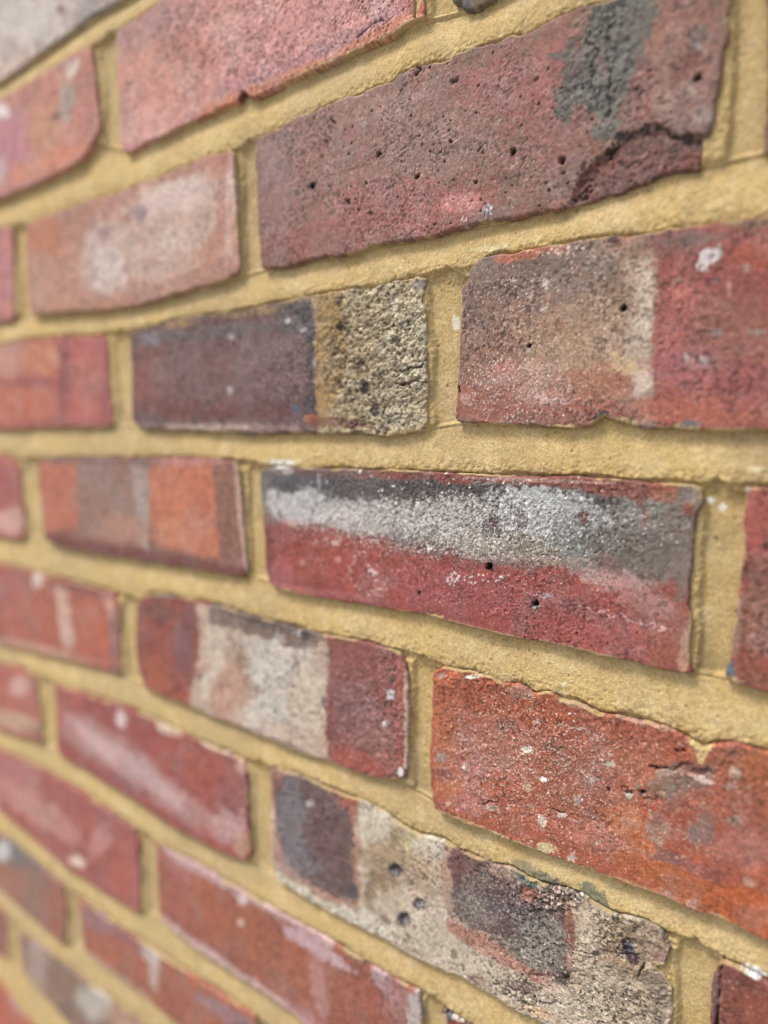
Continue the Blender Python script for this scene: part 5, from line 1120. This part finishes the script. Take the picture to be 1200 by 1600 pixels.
   ('p',[(-210.99,-217.82),(-182.39,-213.92),(-164.84,-218.07),(-156.44,-220.95),(-169.27,-223.83),(-187.25,-225.4),(-206.3,-225.14)],(190,160,172),0.75,3,2,0.6,3),
   ('b',[-183.06,-241.79,5.52,3.48,2.8,-16.92],(186,136,136),0.6,0.6,0.5,3),
   ('b',[-140.19,-216.15,4.12,4.16,5.84,-5.84],(184,160,166),0.75,0.6,0.5,2.5),
   ('b',[-121.18,-222.97,4.4,2.4,-0.04,-13.36],(176,168,162),0.85,0.6,0.3,3),
   ('b',[-156.29,-210.37,14.32,0.04,-1.48,-2.84],(90,72,72),0.7,0.6,0.4,2),
   ('b',[-132.46,-222.32,7.56,5.2,1.92,-9.0],(172,112,112),0.6,0.6,0.5,3),
   ('b',[-197.9,-268.63,15.96,0.24,-3.96,-6.68],(190,130,140),0.6,0.6,0.4,3),
  ]),
 ('h2', 'sliver of red and grey brick at the bottom edge', 8, [(-106.85, -215.48),(-101.0, -213.25),(-92.28, -213.19),(-71.08, -213.76),(104.0, -212.1),(104.0, -272.3),(-104.0, -272.3),(-104.0, -212.1)],
  (130, 90, 84),((100, 80, 80), 3, 0.6), {'face': 0.8, 'rough': 0.25, 'edge': 0.8, 'R': 2.0, 'fleck': 0.1, 'lod': 1.0}, [
   ('b',[-103.38,-215.84,3.08,1.72,0.0,-1.92],(80,84,92),0.9,0.5,0.2,2),
   ('b',[-97.95,-213.48,2.84,0.56,-0.56,-1.8],(205,190,180),0.8,0.5,0.4,2),
   ('b',[-98.26,-216.84,5.04,1.08,-0.56,-1.84],(176,60,50),0.8,0.5,0.3,2),
  ]),
 ('i0', 'brownish brick with a blue grey top corner near the lower left', 9, [(-562.92, -345.9),(-525.06, -347.34),(-488.79, -348.18),(-458.91, -348.59),(-453.01, -347.41),(-447.77, -310.76),(-449.63, -294.66),(-499.14, -292.99),(-531.36, -290.69),(-554.78, -293.6),(-666.5, -292.8),(-666.5, -353.0)],
  (158, 104, 90),((150, 90, 84), 8, 0.5), {'face': 0.6, 'rough': 0.25, 'edge': 0.8, 'R': 2.0, 'fleck': 0.1, 'lod': 1.0}, [
   ('b',[-521.36,-298.25,30.52,0.8,-13.32,-13.56],(112,108,108),0.9,0.6,0.3,4),
   ('b',[-553.44,-307.71,14.92,5.72,-1.56,-10.0],(196,200,200),0.9,0.6,0.1,4),
   ('b',[-497.48,-319.55,28.6,12.04,-3.2,-23.72],(140,110,100),0.7,0.6,0.3,5),
   ('b',[-464.41,-321.8,20.52,9.04,-3.08,-25.24],(166,92,80),0.8,0.6,0.2,5),
   ('b',[-537.23,-330.45,29.88,3.72,-13.76,-15.84],(168,108,96),0.6,0.6,0.3,4),
  ]),
 ('i1', 'terracotta brick with a white drip from its top edge near the bottom', 9, [(-428.83, -297.86),(-404.97, -295.63),(-364.49, -296.02),(-315.68, -293.21),(-273.02, -289.73),(-234.45, -287.57),(-233.5, -292.8),(-233.5, -353.0),(-306.38, -334.9),(-318.65, -335.26),(-354.77, -334.21),(-394.76, -336.8),(-418.09, -338.54),(-424.88, -335.56),(-425.74, -318.76)],
  (172, 92, 74),((158, 84, 74), 7, 0.5), {'face': 0.8, 'rough': 0.25, 'edge': 0.8, 'R': 2.0, 'fleck': 0.1, 'lod': 1.0}, [
   ('b',[-397.2,-302.19,23.52,-0.36,-9.32,-10.56],(146,112,120),0.7,0.6,0.3,4),
   ('b',[-374.11,-316.15,27.52,3.64,-18.32,-26.0],(180,92,72),0.8,0.6,0.2,5),
   ('b',[-308.14,-311.19,27.64,1.96,-16.72,-23.92],(172,88,68),0.7,0.6,0.2,5),
   ('b',[-336.25,-296.83,11.0,2.8,-3.48,-6.96],(206,206,202),0.9,0.6,0.2,3),
   ('b',[-334.28,-308.47,5.96,3.0,-1.2,-15.56],(196,170,160),0.8,0.6,0.2,3),
   ('p',[(-417.69,-334.71),(-367.62,-331.58),(-322.1,-334.82),(-331.11,-342.13),(-376.47,-342.07),(-423.88,-342.94)],(196,160,148),0.8,3,2,0.4,4),
   ('b',[-364.8,-299.53,24.84,0.4,-5.12,-6.32],(140,96,104),0.6,0.6,0.3,4),
   ('b',[-257.48,-299.38,29.44,2.8,-4.04,-6.56],(150,120,130),0.7,0.6,0.4,4),
  ]),
 ('j0', 'narrow mauve corner of brick at the left edge near the bottom', 10, [(-702.22, -440.41),(-573.57, -414.25),(-562.57, -413.82),(-555.32, -381.69),(-556.48, -365.94),(-566.14, -366.59),(-691.08, -384.06),(-779.0, -373.5),(-779.0, -433.7)],
  (160, 88, 90),((150, 84, 84), 8, 0.4), {'face': 0.0, 'rough': 0.25, 'edge': 0.8, 'R': 2.0, 'fleck': 0.1, 'lod': 1.0}, [
  ]),
 ('j1', 'grey and brown brick with a pale patch in the bottom left corner', 10, [(-531.87, -371.45),(-509.41, -368.56),(-457.83, -363.91),(-411.88, -363.04),(-370.14, -360.16),(-353.04, -359.13),(-346.0, -373.5),(-346.0, -433.7),(-454.09, -414.44),(-497.1, -412.15),(-528.17, -408.78),(-531.2, -398.38)],
  (150, 114, 100),((140, 100, 92), 8, 0.5), {'face': 0.6, 'rough': 0.25, 'edge': 0.8, 'R': 2.0, 'fleck': 0.1, 'lod': 1.0}, [
   ('b',[-500.72,-383.37,18.04,8.84,-3.28,-24.68],(172,148,140),0.8,0.6,0.3,5),
   ('b',[-459.7,-379.7,30.6,2.2,-13.88,-15.84],(136,106,92),0.8,0.6,0.3,5),
   ('b',[-417.67,-376.62,21.88,2.64,-14.08,-18.0],(184,178,168),0.85,0.6,0.2,4),
   ('b',[-452.86,-403.75,15.92,2.32,-10.28,-12.92],(120,96,86),0.7,0.6,0.3,4),
   ('b',[-379.11,-371.14,19.96,2.4,-7.4,-9.96],(190,140,118),0.7,0.6,0.3,4),
  ]),
 ('k0', 'red brick in the bottom left corner of the picture', 11, [(-578.22, -444.15),(-554.38, -446.67),(-520.7, -451.55),(-458.5, -454.2),(-458.5, -514.4),(-666.5, -514.4),(-666.5, -454.2)],
  (196, 92, 76),((180, 84, 76), 8, 0.4), {'face': 0.0, 'rough': 0.25, 'edge': 0.8, 'R': 2.0, 'fleck': 0.1, 'lod': 1.0}, [
   ('b',[-542.65,-446.56,16.32,0.16,-9.6,-9.52],(190,140,140),0.7,0.6,0.2,4),
  ]),
]
MORTAR_MARKS = [
  ('b',[-56.79,-130.68,9.44,-0.52,-1.0,-2.68],(104,112,98),0.85,0.5,0.6,1.5),
  ('b',[-37.02,-129.65,6.68,-2.0,-1.64,-3.32],(108,116,98),0.85,0.5,0.6,1.5),
  ('b',[-66.69,-128.29,5.72,-0.32,-0.8,-2.08],(120,124,104),0.6,0.5,0.6,1.5),
  ('b',[-103.34,92.89,1.8,0.04,0.52,-3.04],(228,222,200),0.9,0.45,0.5,1.2),
  ('b',[-103.61,86.1,0.76,-0.08,0.0,-4.56],(214,196,150),0.5,0.6,0.3,1.5),
  ('b',[-3.38,26.21,1.0,0.08,0.08,-1.04],(240,240,236),0.95,0.4,0.2,1.2),
  ('b',[0.43,24.13,1.16,0.08,0.04,-1.04],(240,238,228),0.9,0.4,0.3,1.2),
  ('b',[-202.32,33.59,9.0,-0.08,-0.16,-1.56],(226,226,218),0.85,0.5,0.3,2),
  ('b',[17.97,-132.35,3.12,-0.4,-0.64,-1.96],(228,230,228),0.95,0.4,0.2,1.5),
  ('b',[-1.26,-29.35,2.8,0.56,0.16,-3.56],(150,126,88),0.6,0.6,0.5,2),
  ('b',[-87.54,119.09,8.32,-0.52,0.12,-0.96],(222,206,160),0.6,0.5,0.7,1.2),
  ('b',[9.92,37.17,2.56,-0.16,0.0,-0.8],(226,214,170),0.8,0.5,0.4,2),
  ('b',[-4.23,177.39,0.92,-0.28,0.04,-0.72],(226,214,180),0.8,0.5,0.3,2),
  ('b',[-53.28,-51.82,2.08,0.48,0.04,-1.28],(226,214,170),0.7,0.5,0.4,1),
  ('b',[-52.09,-47.46,1.04,0.2,0.04,-1.04],(228,220,190),0.8,0.5,0.3,1),
  ('b',[-93.1,-50.82,6.12,0.84,-0.12,-1.4],(96,92,72),0.6,0.5,0.8,1),
  ('b',[-70.94,-51.16,5.52,0.32,-0.24,-1.36],(110,96,62),0.6,0.5,0.8,1),
  ('b',[-0.56,-22.55,1.96,0.36,0.28,-6.6],(188,160,96),0.5,0.6,0.5,2),
  ('b',[-0.09,10.11,3.12,0.32,0.6,-12.76],(196,172,116),0.3,0.6,0.4,3),
]


# ------------------------------------------------------------------ the wall
wall = bpy.data.objects.new("brick_wall", None)
scene.collection.objects.link(wall)
wall["label"] = "weathered red brick wall pointed with yellow sand mortar, receding to the left"
wall["category"] = "wall"
wall["kind"] = "thing"

# bricks of the same wall that carry on past the edges of the picture
PAL = [((168, 96, 90), (148, 84, 78)), ((180, 112, 92), (160, 94, 80)), ((154, 84, 80), (134, 80, 74)), ((184, 128, 118), (160, 112, 106)), ((168, 90, 68), (146, 80, 62)), ((132, 96, 90), (116, 82, 80))]
rng = np.random.RandomState(11)
extra = []
for row in range(0, 13):
    zc = -ROW_PITCH * (row - 5)
    for u in range(-9, 4):
        if (u + row) % 2 == 0:
            continue
        x0, x1 = 112.5 * u + JOINT_X, 112.5 * (u + 2) - JOINT_X
        x0, x1 = max(x0, -900.0), min(x1, 388.0)
        for b in BRICKS:                       # stop a joint's width short of the bricks already there
            if b[2] == row:
                a0, a1 = min(q[0] for q in b[3]), max(q[0] for q in b[3])
                if a0 < (x0 + x1) / 2 < a1:
                    x1 = x0
                elif a0 >= (x0 + x1) / 2:
                    x1 = min(x1, a0 - 15)
                else:
                    x0 = max(x0, a1 + 15)
        if x1 - x0 < 40:
            continue
        xc = (x0 + x1) / 2
        hz = ROW_PITCH / 2 - JOINT_Z
        j = lambda: float(rng.uniform(-1.2, 1.2))
        pts = [(x0 + j(), zc - hz + j()), (xc + j() * (x1 - x0) / 25, zc - hz + j()), (x1 + j(), zc - hz + j()), (x1 + j(), zc + hz + j()), (xc + j() * (x1 - x0) / 25, zc + hz + j()), (x0 + j(), zc + hz + j())]
        c = PAL[rng.randint(len(PAL))]
        fe = []
        for _k in range(5):
            p = PAL[rng.randint(len(PAL))][rng.randint(2)]
            fe.append(('b', [xc + rng.uniform(-90, 90), zc + rng.uniform(-25, 25), rng.uniform(15, 60), 0, 0, rng.uniform(8, 25)], p, 0.6, 0.6, 0.4, 5))
        fe.append(('b', [xc + rng.uniform(-60, 60), zc + rng.uniform(-20, 20), rng.uniform(15, 50), 3, 0, rng.uniform(6, 14)], (203, 184, 176), 0.5, 0.7, 0.5, 4))
        extra.append(('x', '', row, pts, c[0], (c[1], 6, .5), dict(face=float(rng.uniform(0.2, 1.5)), rough=.35, edge=.9, R=2.0, fleck=.15, lod=4.0), fe))

ALLB = BRICKS + extra
for n, b in enumerate(ALLB):
    key, label, row, pts, base, mott, P, feats = b
    xs_, zs_ = [q[0] for q in pts], [q[1] for q in pts]
    x0, x1, z0, z1 = min(xs_) - 2.5, max(xs_) + 2.5, min(zs_) - 2.5, max(zs_) + 2.5
    seed = n * 7 + 3
    # points closer together where the camera stands close to the wall
    near = min(max(xs_), 20)
    depth = 0.6059 * (CAM_POS[0] - near) + 0.7863 * CAM_POS[2]
    cell = (0.34 if depth < 300 else 0.34 + (min(depth, 560) - 300) * 0.0026) * (1 if P['lod'] < 2 else P['lod'] / 2)
    if P['lod'] >= 2:
        cell = 1.3
    S = Sheet(np.arange(x0, x1 + cell, cell * 1.1), np.arange(z0, z1 + cell, cell), seed)
    X, Z = S.X, S.Z
    sd = poly_sd(X, Z, pts)
    e = P['edge']
    sd = sd + e * ((fbm(X, Z, 7, seed % 40, 2) - 0.5) * 1.1 + (fbm(X, Z, 2.6, seed % 40 + 5, 4, 0.7) - 0.5) * 0.7)
    S.C[:] = lin(base)
    mc, ms, ma = mott
    S.mix((slice(None), slice(None)), ma * smooth(S.noise(ms * 2.5) * 1.6 - 0.3), lin(mc))
    tone = 1 + 0.10 * (S.noise(ms)[..., None] - 0.5) * 2
    S.C *= tone
    r = P['rough']
    S.H[:] = (fbm(X, Z, 45, seed % 40 + 9, 2) - 0.5) * 0.9 + r * 0.9 * (S.noise(6) - 0.5) + r * 0.16 * (S.noise(1.3) - 0.5)
    S.A[:] = P['fleck']
    for f in feats:
        S.feature(f)
    # years of weather: cloudy paler and darker areas over the whole face
    al_ = (slice(None), slice(None))
    cl = S.noise(13)
    lum = S.C.mean(axis=2, keepdims=True)
    bloom = (0.32 * smooth(cl * 2 - 0.9))[..., None]
    S.C = S.C * (1 - bloom) + (0.5 * S.C + 0.5 * lum + 0.05) * bloom
    S.C *= 1 + 0.26 * (S.noise(4)[..., None] - 0.5) + 0.2 * (S.noise(2)[..., None] - 0.5)
    # the grain of the clay: pale and dark particles
    patch = 0.35 + 0.9 * smooth(S.noise(18) * 2 - 0.5)
    ga = (0.5 + 0.5 * min(1.0, r * 2)) * patch
    n1, n2, n3 = S.noise(0.8), S.noise(1.0), S.noise(0.5)
    pale = (smooth((n1 - 0.60) * 9) * 0.50 * ga)[..., None]
    S.C = S.C * (1 - pale) + (S.C * 1.1 + 0.075) * pale
    S.C *= 1 - (smooth((n2 - 0.62) * 8) * 0.55 * ga)[..., None]
    S.C *= 1 + 0.55 * (n3[..., None] - 0.5)
    S.H += 0.10 * ga * (n1 - 0.5) - 0.16 * ga * smooth((n2 - 0.62) * 8) + 0.06 * (n3 - 0.5)
    # arrises: a rounded, nibbled edge, then the sides going back into the mortar
    R = 0.48 * P['R'] * (0.7 + 0.6 * fbm(X, Z, 14, seed % 40 + 2, 2))
    d = np.clip(sd / R, 0, 1)
    S.H += P['face'] - R * 0.75 * (1 - np.sqrt(np.clip(1 - (1 - d) ** 2, 0, 1)))
    S.H = np.where(sd < 0, S.H + sd * 14, S.H)
    # crumbs of mortar left along the arris
    zc_ = (z0 + z1) / 2
    sm = smooth((1.0 - np.abs(sd)) / 0.8) * smooth((fbm(X, Z, 9, seed % 40 + 6, 3) - 0.52) * 5)
    S.mix((slice(None), slice(None)), 0.8 * sm, lin((184, 156, 104)))
    S.H += 0.12 * sm
    S.mix((slice(None), slice(None)), smooth((-sd - 0.2) * 2.5), lin((168, 140, 88)))
    ob = S.build("brick", sd > -1.9, MAT_BRICK, wall)
    if label:
        ob["label"] = label

# ------------------------------------------------------------------ the mortar
XL, XR = -908.0, 396.0
xs = [XL]
while xs[-1] < XR:
    x = xs[-1]
    if x < -620:
        st = 3.0
    elif x < 20:
        dep = 0.6059 * (CAM_POS[0] - x) + 0.7863 * CAM_POS[2]
        st = 0.42 + max(0, dep - 310) * 0.0022
    else:
        st = 1.0 if x < 60 else 3.0
    xs.append(x + st)
xs = np.array(xs)
ZT, ZB = ROW_PITCH * 5.5, -ROW_PITCH * 7.5
zs = [ZB]
while zs[-1] < ZT:
    z = zs[-1]
    zs.append(z + (0.45 if -205 < z < 275 else (0.8 if -540 < z < 355 else 2.5)))
S = Sheet(xs, np.array(zs), 77)
X, Z = S.X, S.Z
SD = np.full(X.shape, -50.0, np.float32)
rows = list(range(-1, 14))
top = {}
bot = {}
for row in rows:
    tx, tz, bz = [], [], []
    for b in ALLB:
        if b[2] != row:
            continue
        pts = b[3]
        xa, xb = min(q[0] for q in pts), max(q[0] for q in pts)
        w = S.win(xa - 9, xb + 9, min(q[1] for q in pts) - 9, max(q[1] for q in pts) + 9)
        if w:
            SD[w] = np.maximum(SD[w], poly_sd(X[w], Z[w], pts))
        for xx in np.arange(xa + 7, xb - 7, 3.0):
            zz = []
            for (ax, az), (bx, bz_) in zip(pts, pts[1:] + pts[:1]):
                if (ax > xx) != (bx > xx):
                    zz.append(az + (bz_ - az) * (xx - ax) / (bx - ax))
            if len(zz) >= 2:
                tx.append(xx)
                tz.append(max(zz))
                bz.append(min(zz))
    if tx:
        o = np.argsort(tx)
        top[row] = np.interp(xs, np.array(tx)[o], np.array(tz)[o])
        bot[row] = np.interp(xs, np.array(tx)[o], np.array(bz)[o])
    else:
        top[row] = np.full(xs.shape, -ROW_PITCH * (row - 5) + ROW_PITCH / 2 - JOINT_Z)
        bot[row] = np.full(xs.shape, -ROW_PITCH * (row - 5) - ROW_PITCH / 2 + JOINT_Z)
nb = fbm(X, Z, 30, 21, 3) - 0.5
nf = fbm(X, Z, 2.2, 23, 3) - 0.5
ng = fbm(X, Z, 0.9, 25, 2) - 0.5
nl = fbm(X, Z, 8, 27, 3) - 0.5
nh = np.abs(fbm(X, Z, 1.5, 28, 3) - 0.5) * -3 + 0.4
H = np.full(X.shape, -2.0, np.float32)
LIP = np.zeros(X.shape, np.float32)
wob = (fbm(X, Z, 12, 29, 2) - 0.5) * 1.6
for row in rows[:-1]:
    # bed joint: struck, set back under the upper brick and nearly flush with the lower one
    zb, zt = bot[row][None, :], top[row + 1][None, :]
    m = (Z < zb + 3.5 + 0 * X) & (Z > zt - 4.5)
    t = np.clip((zb - Z) / np.maximum(zb - zt, 1), -0.2, 1.25)
    ex = {0: 0.8, 1: 1.0, 2: 0.9, 3: 0.5}.get(row, 0.2)
    hb = -ex * smooth((0.55 - t) / 0.5) - 2.0 + 1.6 * smooth(t * 1.05) + 0.2 * nb - 0.9 * smooth(1 - (zb + 0.3 - Z) / 1.3)
    inband = smooth((zb + 0.6 + wob * 0.5 - Z) / 1.2) * smooth((Z - (zt - 0.2 + wob)) / 1.6)
    H = np.where(m, H * (1 - inband) + hb * inband, H)
    LIP = np.where(m, np.maximum(LIP, smooth((t - 0.62) / 0.3) * (t < 1.3)), LIP)
for row in rows:
    bl = sorted([b for b in ALLB if b[2] == row], key=lambda b: min(q[0] for q in b[3]))
    for b0, b1 in zip(bl[:-1], bl[1:]):
        ra, lb = max(q[0] for q in b0[3]), min(q[0] for q in b1[3])
        zb_, zt_ = min(q[1] for q in b0[3]), max(q[1] for q in b0[3])
        w = S.win(ra - 9, lb + 9, zb_ - 6, zt_ + 6)
        if not w:
            continue
        iw = w[1]
        T, Bm = top[row][iw][None, :], bot[row][iw][None, :]
        u = np.clip((X[w] - ra + 1.5) / max(lb - ra + 1.5, 4) + (fbm(X[w], Z[w], 18, row + 31, 2) - 0.5) * 0.25, -0.1, 1.1)
        # perpend: struck from the left, deepest beside the brick on its right, a trowel's tip at the top
        hp = -0.8 - 1.8 * smooth((u - 0.08) / 0.2) - 1.2 * u + 0.2 * nb[w]
        tip = 5.0 * np.clip(1 - np.abs(u - 0.6) / 0.5, 0, 1)
        inr = smooth((T + tip - 2.0 - Z[w]) / 1.0) * smooth((Z[w] - Bm - 0.8) / 1.2)
        inx = smooth((X[w] - ra + 8) / 2) * smooth((lb + 8 - X[w]) / 2)
        mm = inr * inx
        H[w] = H[w] * (1 - mm) + hp * mm
        LIP[w] = np.maximum(LIP[w], mm * smooth((0.3 - u) / 0.2) * 0.7)
H = H + 0.16 * nf + 0.16 * ng + LIP * (0.25 * nf + 0.5 * ng + 0.4 * nl)
H = H - np.clip(SD - 1.6, 0, 3) * 1.6
S.H = H.astype(np.float32)
S.C[:] = lin((208, 174, 110))
full = (slice(None), slice(None))
S.mix(full, 0.55 * smooth(fbm(X, Z, 28, 41, 4) * 1.6 - 0.4), lin((198, 167, 114)))
S.mix(full, 0.35 * smooth(fbm(X, Z, 11, 43, 3) * 2 - 0.9), lin((220, 196, 146)))
S.mix(full, 0.5 * smooth(fbm(X, Z, 55, 45, 3) * 3 - 1.4), lin((186, 160, 118)))
S.mix(full, 0.35 * smooth(fbm(X, Z, 16, 44, 4) * 4 - 2.4), lin((176, 148, 106)))
S.mix(full, 0.25 * smooth(fbm(X, Z, 5, 46, 3) * 3 - 1.7), lin((226, 202, 156)))
S.mix(full, 0.5 * LIP * smooth(fbm(X, Z, 1.6, 47, 3) * 2.5 - 0.9), lin((192, 156, 84)))
S.mix(full, 0.30 * smooth(fbm(X, Z, 3.5, 49, 3) * 3 - 1.9), lin((184, 151, 90)))
S.A[:] = 0.5 + 0.5 * LIP
S.C *= 1 + 0.42 * (fbm(X, Z, 0.6, 61, 2, 0.8)[..., None] - 0.5)
for f in MORTAR_MARKS:
    S.feature(f)
for vv, n_, r0_, r1_, cc, dd in (([-60, 40, 110, 0, 0, 170], 220, .3, .6, (120, 96, 60), -.4), ([-120, 60, 90, 0, 0, 120], 260, .3, .7, (138, 108, 58), -.5), ([-90, -60, 120, 0, 0, 80], 350, .3, .8, (162, 130, 74), -.4), ([-250, 0, 260, 0, 0, 300], 500, .4, .9, (234, 215, 168), .15)):
    S.feature(('s', vv, n_, r0_, r1_, cc, .5, dd, 1.5))
S.build("mortar", SD < 4.0, MAT_MORTAR, wall)

# the body of the wall behind the face, and its ends
def box(name, x0, x1, z0, z1, h0, h1, mat, parent):
    co = np.array([(x * MM, -h * MM, z * MM) for h in (h0, h1) for (x, z) in ((x0, z0), (x1, z0), (x1, z1), (x0, z1))], np.float32)
    q = np.array([(0, 1, 2, 3), (7, 6, 5, 4), (0, 4, 5, 1), (1, 5, 6, 2), (2, 6, 7, 3), (3, 7, 4, 0)], np.int32)
    col = np.tile(np.array([[*lin((200, 170, 108)), 0.6]], np.float32), (8, 1))
    return new_mesh(name, co, q, col, mat, parent, False)


box("mortar_backing", XL, XR, ZB, ZT, -105, -9, MAT_MORTAR, wall)

# ------------------------------------------------------------------ the ground in front of the wall
gm = bpy.data.materials.new("paving")
gm.use_nodes = True
gn = gm.node_tree
gb = gn.nodes["Principled BSDF"]
gb.inputs["Roughness"].default_value = 0.9
nn = gn.nodes.new("ShaderNodeTexNoise")
nn.inputs["Scale"].default_value = 6
nn.inputs["Detail"].default_value = 8
rp = gn.nodes.new("ShaderNodeValToRGB")
rp.color_ramp.elements[0].position = 0.3
rp.color_ramp.elements[0].color = (0.22, 0.21, 0.19, 1)
rp.color_ramp.elements[1].position = 0.7
rp.color_ramp.elements[1].color = (0.40, 0.38, 0.35, 1)
gn.links.new(nn.outputs["Fac"], rp.inputs[0])
gn.links.new(rp.outputs[0], gb.inputs["Base Color"])
zg = ZB * MM - 0.004
gco = np.array([(-60, -60, zg), (60, -60, zg), (60, 60, zg), (-60, 60, zg)], np.float32)
g = new_mesh("ground", gco, np.array([(0, 1, 2, 3)], np.int32), None, gm, None, False)
g["kind"] = "structure"
